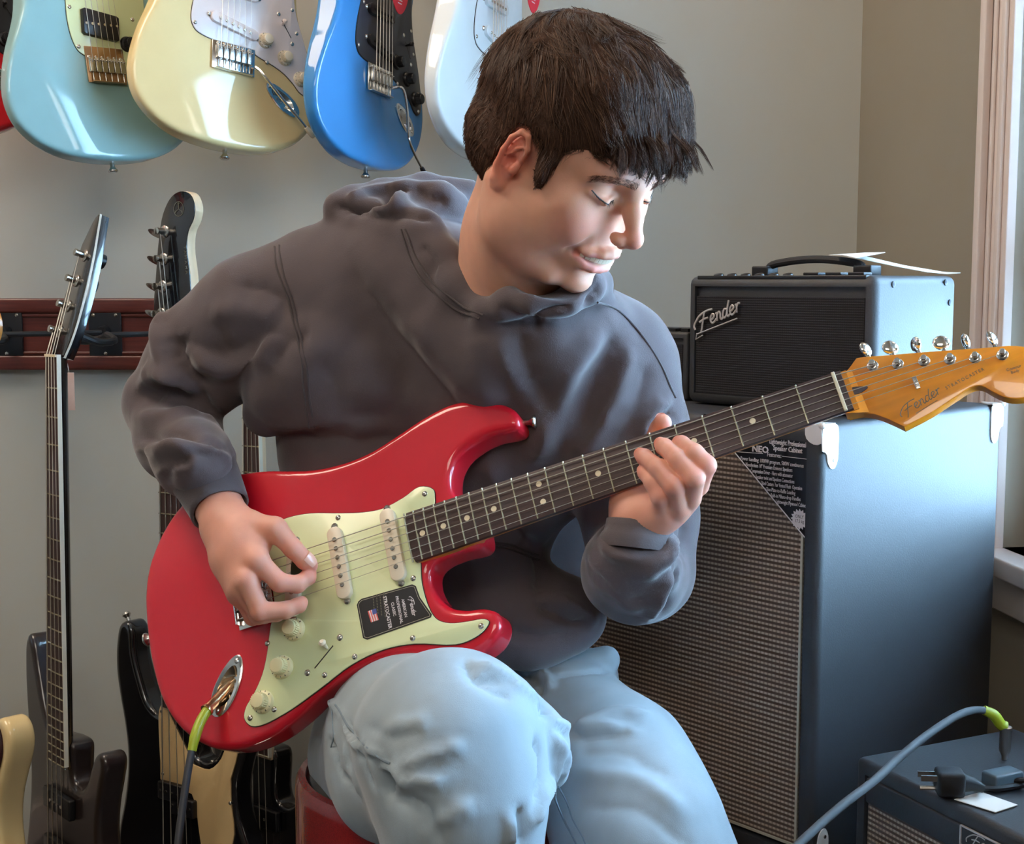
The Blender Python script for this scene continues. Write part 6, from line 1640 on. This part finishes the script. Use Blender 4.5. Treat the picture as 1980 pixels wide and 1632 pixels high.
FJ = [
 # outseam and creases of the near leg
 ([(628, 1350), (645, 1362), (680, 1430), (745, 1480), (755, 1500)], 4, 6), ([(640, 1352), (668, 1400), (700, 1448), (752, 1476)], -4, 4),
 ([(750, 1480), (745, 1520), (742, 1540)], -7, 7), ([(760, 1480), (860, 1450), (900, 1445)], 4, 9), ([(760, 1500), (800, 1510), (870, 1500)], 5, 10),
 ([(750, 1550), (800, 1550), (840, 1600), (850, 1632)], -5, 9), ([(830, 1610), (870, 1570), (920, 1560)], 4, 12), ([(720, 1420), (780, 1400), (830, 1410)], 2.5, 12),
 ([(700, 1400), (760, 1420), (820, 1412)], -2.5, 10), ([(985, 1580), (990, 1610), (988, 1632)], 5, 8), ([(1015, 1560), (1012, 1600), (1010, 1640)], -4, 7),
 ([(1060, 1400), (1085, 1460), (1050, 1560), (1035, 1600)], 5, 9), ([(1040, 1420), (1055, 1480), (1040, 1560)], -5, 8), ([(1075, 1400), (1100, 1470), (1085, 1510)], 4, 8),
 ([(600, 1420), (640, 1440), (650, 1490), (680, 1530)], -3, 6), ([(690, 1440), (700, 1490), (720, 1530)], -2.5, 6), ([(660, 1430), (672, 1490), (700, 1545)], 2.5, 8),
 ([(900, 1270), (920, 1300), (980, 1315)], -4, 8), ([(930, 1280), (990, 1310), (1045, 1350)], 4, 9), ([(910, 1300), (960, 1330), (990, 1340)], -3, 8),
 # far leg
 ([(1050, 1380), (1100, 1400), (1200, 1370), (1260, 1380)], 5, 10), ([(1060, 1400), (1130, 1420), (1240, 1400)], -5, 10), ([(1090, 1410), (1180, 1400), (1240, 1410)], 4, 9),
 ([(1100, 1455), (1200, 1450), (1300, 1500)], -3, 14), ([(1110, 1490), (1220, 1500), (1330, 1570)], 4, 14), ([(1120, 1560), (1220, 1560), (1340, 1632)], -3, 14),
 ([(1000, 1290), (1030, 1310), (1045, 1340)], -5, 6), ([(1020, 1285), (1050, 1300), (1060, 1330)], 4, 6), ([(1080, 1300), (1140, 1295), (1190, 1290)], -4, 5),
 ([(1040, 1340), (1060, 1360), (1050, 1385)], -6, 7),
]
DT = M['denim_thread']
seams_j = [([(645, 1358), (668, 1395), (700, 1440), (750, 1478)], 0.0012, 0.0004, DT), ([(632, 1352), (640, 1400), (642, 1440)], 0.0008, 0.0003, DT),
 ([(1068, 1528), (1085, 1580), (1115, 1640)], 0.0012, 0.0003, DT), ([(1085, 1525), (1105, 1580), (1135, 1640)], 0.0010, 0.0003, DT)]
jeans, JV, JN = finish_cloth('jeans', g, M['denim'], [(a, b * 1.1, c * .72) for a, b, c in FJ], 0.0009, seams=seams_j)
# shoes on the floor, below the frame
for px_, Y_ in ((905, 1.30), (1300, 1.41)):
    b_ = P(px_, 2600 if Y_ < 1.35 else 2480, Y_); sg = Grid((b_[0] - 0.09, b_[1] - 0.26, -0.01), (b_[0] + 0.09, b_[1] + 0.12, 0.14), 0.006)
    sg.chain([(b_[0], b_[1] + 0.03, 0.05), (b_[0], b_[1] - 0.07, 0.045), (b_[0], b_[1] - 0.17, 0.040)], [0.045, 0.046, 0.036], 0.02)
    sg.chain([(b_[0], b_[1] + 0.01, 0.05), (b_[0], b_[1] + 0.01, 0.09)], [0.045, 0.04], 0.02)
    sg.F = np.maximum(sg.F, -(np.arange(sg.n[2]) * sg.h + sg.lo[2] - 0.001)[None, None, :]).astype(np.float32)
    v_, q_ = sg.mesh(); child_mesh('shoe', np_mesh('shoe', v_ - man_loc, q_), M['paper'])
# ------------------------------------------------------------------ hair
hr = Grid((-0.112, -0.150, -0.090), (0.112, 0.160, 0.172), 0.0025)
hr.ell((0, -0.016, 0.058), (0.085, 0.109, 0.092), 0.002)
hr.ell((0, -0.046, 0.0), (0.080, 0.078, 0.066), 0.012)
for s in (1, -1): hr.ell((0.070 * s, 0.026, 0.010), (0.0085, 0.015, 0.026), 0.006)
hr.ell((0.0, -0.085, 0.050), (0.058, 0.044, 0.056), 0.02)
noh = [(31, -8), (36, 6), (38, 24), (40, 40), (54, 50), (66, 58), (200, 58), (200, -250), (-160, -250), (-160, -66), (-66, -64), (-46, -62), (-36, -52), (-32, -34), (-28, 0), (-24, 20), (-14, 36), (-2, 40), (9, 34), (13, 28), (24, 4)]
_a = [hr.lo[k] + hr.h * np.arange(hr.n[k]) for k in range(3)]
_Y, _Z = np.meshgrid(_a[1], _a[2], indexing='ij')
dn = (polysdf(np.array(noh) * MM, _Y, _Z) - 0.0)[None, :, :]
hr.F = np.maximum(hr.F, np.broadcast_to(-dn, hr.F.shape)).astype(np.float32)
hr.ell((0.004, 0.022, 0.098), (0.064, 0.056, 0.049), 0.018)
for x, tip in ((-44, (-46, 84, 56)), (-30, (-32, 108, 62)), (-16, (-16, 114, 68)), (0, (2, 112, 66)), (14, (14, 110, 62)), (28, (28, 100, 58)), (40, (42, 86, 58)), (50, (54, 66, 58))):
    hr.chain([(x * MM, (58 - abs(x) * .3) * MM, 0.110), (x * MM, (87 - abs(x) * .42) * MM, 0.086), tuple(np.array(tip) * MM)], [.020, .014, .004], 0.012)
sV, sQ = hr.mesh()
# relief of locks on the mass itself
fl = lambda V: np.stack([V[:, 0] * 1.6 + 0.25 * V[:, 1], V[:, 1] * 0.35 + V[:, 2] * .2, V[:, 2] * 0.6], 1)
sN = hr.grad(sV); sV = sV + sN * ((smooth_noise(fl(sV), 240, 11) * 0.0048 + smooth_noise(fl(sV), 560, 12) * 0.0022) - 0.0026)[:, None]
capm = np_mesh('hair', sV @ RH.T + TH - man_loc, sQ)
M['hair'] = mat('brown_hair', srgb(66, 46, 36), 0.8, spec=0.15, var=0.25, vscale=90, bump=0.8, bscale=500, bdist=0.001)
hair_o = child_mesh('hair', capm, M['hair'], 'tousled dark brown hair')
def strand_field(p, seedv):
    crown = np.array([0.0, -0.060, 0.135]); d = p - crown; d /= np.linalg.norm(d, axis=1)[:, None] + 1e-9
    top = np.clip((p[:, 2] - 0.045) / 0.05, 0, 1)[:, None]
    fwd = np.array([0.10, 1.0, -0.15]); dn_ = np.array([0, 0.10, -1.0])
    side = np.clip((np.abs(p[:, 0]) - 0.045) / 0.03, 0, 1)[:, None]
    f = d * .7 + fwd * top * .9 + dn_ * (1 - top) * 1.0 + side * top * np.array([0, .2, -.5])
    f += seedv * .34
    n = hr.grad(p); f -= n * (f * n).sum(1)[:, None]
    return f / (np.linalg.norm(f, axis=1)[:, None] + 1e-9), n
def grow(N, seed, steps, lscale, r0, offs, wild):
    rs = np.random.RandomState(seed)
    p = sV[rs.randint(0, len(sV), N)] + rs.normal(size=(N, 3)) * 0.0012
    nz = np.stack([smooth_noise(p, 75, seed + k) for k in range(3)], 1) * 1.6 + rs.normal(size=(N, 3)) * wild
    top = np.clip((p[:, 2] - 0.035) / 0.06, 0, 1)
    L = (0.010 + 0.034 * top) * rs.uniform(.55, 1.25, N) * lscale
    path = []; off = np.zeros(N) - 0.003; fin = rs.uniform(0.2, 1.0, N) * offs * (0.35 + top)
    vel = None
    for k in range(steps + 1):
        t = k / steps
        path.append(p.copy())
        f, n = strand_field(p, nz)
        if vel is not None: f = vel * .62 + f * .38; f /= np.linalg.norm(f, axis=1)[:, None]
        vel = f; q = p + f * (L / steps)[:, None]
        want = -0.003 + (fin + 0.003) * ((k + 1) / steps) ** 1.2
        err = hr.sample(q) - want; q = q - hr.grad(q) * (err * (0.8 if True else 0))[:, None]
        p = q
    A = np.stack(path, 1)                     # N, steps+1, 3
    # locks: pull the ends towards a shared tip
    nc = max(N // 26, 1); ci = rs.randint(0, N, nc); own = np.zeros(N, int); root = A[:, 0]
    for a in range(0, N, 2000):
        own[a:a + 2000] = np.argmin(((root[a:a + 2000, None] - root[ci][None]) ** 2).sum(2), 1)
    tgt = A[ci][own]; ts = np.linspace(0, 1, steps + 1)[None, :, None] ** 1.4; wt = ts * (0.62 * top[:, None, None] + .2)
    A = A * (1 - wt) + tgt * wt
    return A, rs
def ribbons(A, r0, rs, cols, name, m):
    N, S, _ = A.shape; T = np.gradient(A, axis=1); T /= np.linalg.norm(T, axis=2)[:, :, None] + 1e-9
    ref = np.array([0.3, 0.5, 0.8]); X = np.cross(T, ref); X /= np.linalg.norm(X, axis=2)[:, :, None] + 1e-9; Yv = np.cross(T, X)
    tap = (1 - np.linspace(0, 1, S) ** 2 * .92)[None, :, None] * r0 * rs.uniform(.6, 1.3, N)[:, None, None]
    V = np.stack([A + tap * (X * math.cos(a) + Yv * math.sin(a)) for a in (0, 2.0944, 4.18879)], 2).reshape(-1, 3)
    base = (np.arange(N) * S * 3)[:, None, None] + (np.arange(S - 1) * 3)[None, :, None]
    Q = np.concatenate([np.stack([base[..., 0] + a, base[..., 0] + (a + 1) % 3, base[..., 0] + 3 + (a + 1) % 3, base[..., 0] + 3 + a], -1).reshape(-1, 4) for a in range(3)])
    me = np_mesh(name, V @ RH.T + TH - man_loc, Q)
    c = me.color_attributes.new('tint', 'FLOAT_COLOR', 'POINT'); cc = np.repeat(cols, S * 3, 0)
    c.data.foreach_set('color', np.concatenate([cc, np.ones((len(cc), 1))], 1).astype(np.float32).ravel())
    return child_mesh(name, me, m)
def cut_face(A):
    """drop strands whose ends run down over the bare face or ear"""
    e = A[:, -1]; m = A.shape[1] // 2; mid = A[:, m]
    return A
M['strand'] = mat('hair_strands', (1, 1, 1), 0.42, attr='tint', var=0.1, spec=0.25)
def tints(rs, N, A):
    t = rs.uniform(0, 1, (N, 1)) ** 2; a, b = np.array(srgb(54, 36, 28)), np.array(srgb(108, 78, 58)); return a * (1 - t) + b * t
A, rs = grow(11000, 21, 7, 1.0, 0.0003, 0.0030, 0.10)
s1 = ribbons(A, 0.00034, rs, tints(rs, len(A), A), 'hair_strands', M['strand']); s1['kind'] = 'stuff'
A, rs = grow(1500, 33, 8, 1.5, 0.0003, 0.012, 0.45)
top_only = A[:, 0, 2] > 0.06
A = A[top_only]; s2 = ribbons(A, 0.00022, np.random.RandomState(4), tints(np.random.RandomState(5), len(A), A), 'hair_flyaways', M['strand']); s2['kind'] = 'stuff'
# locks of the fringe sticking forward
rs = np.random.RandomState(9); paths = []
for i in range(95):
    x = rs.uniform(-46, 50); x1 = x + rs.uniform(-2, 14)
    root = np.array([x * .8, 44 - abs(x) * .3, 132 - abs(x) * .25]); mid = np.array([x, 82 - abs(x) * .40 + rs.uniform(-4, 6), 100 - abs(x) * .22])
    tz = rs.uniform(40, 84); tip = np.array([x1, 92 + (tz - 38) * .95 - max(x, 0) * .55 - max(-x - 20, 0) * .4 + rs.uniform(-7, 7), tz])
    if x > 30: tip = np.array([x1, 92 + rs.uniform(-24, 10), rs.uniform(50, 70)])
    sp = spline([root, mid, mid * .42 + tip * .58 + np.array([0, 3, 3]), tip], 3, closed=False) * MM
    for j in range(26):
        o0 = rs.normal(size=3) * np.array([3.6, 2.0, 2.0]) * MM; tt_ = np.linspace(1, .22, len(sp))[:, None]
        paths.append(sp + o0 * tt_ + rs.normal(size=3) * .0006)
A = np.array(paths); s3 = ribbons(A, 0.00034, rs, tints(rs, len(A), A), 'fringe_locks', M['strand']); s3['kind'] = 'stuff'
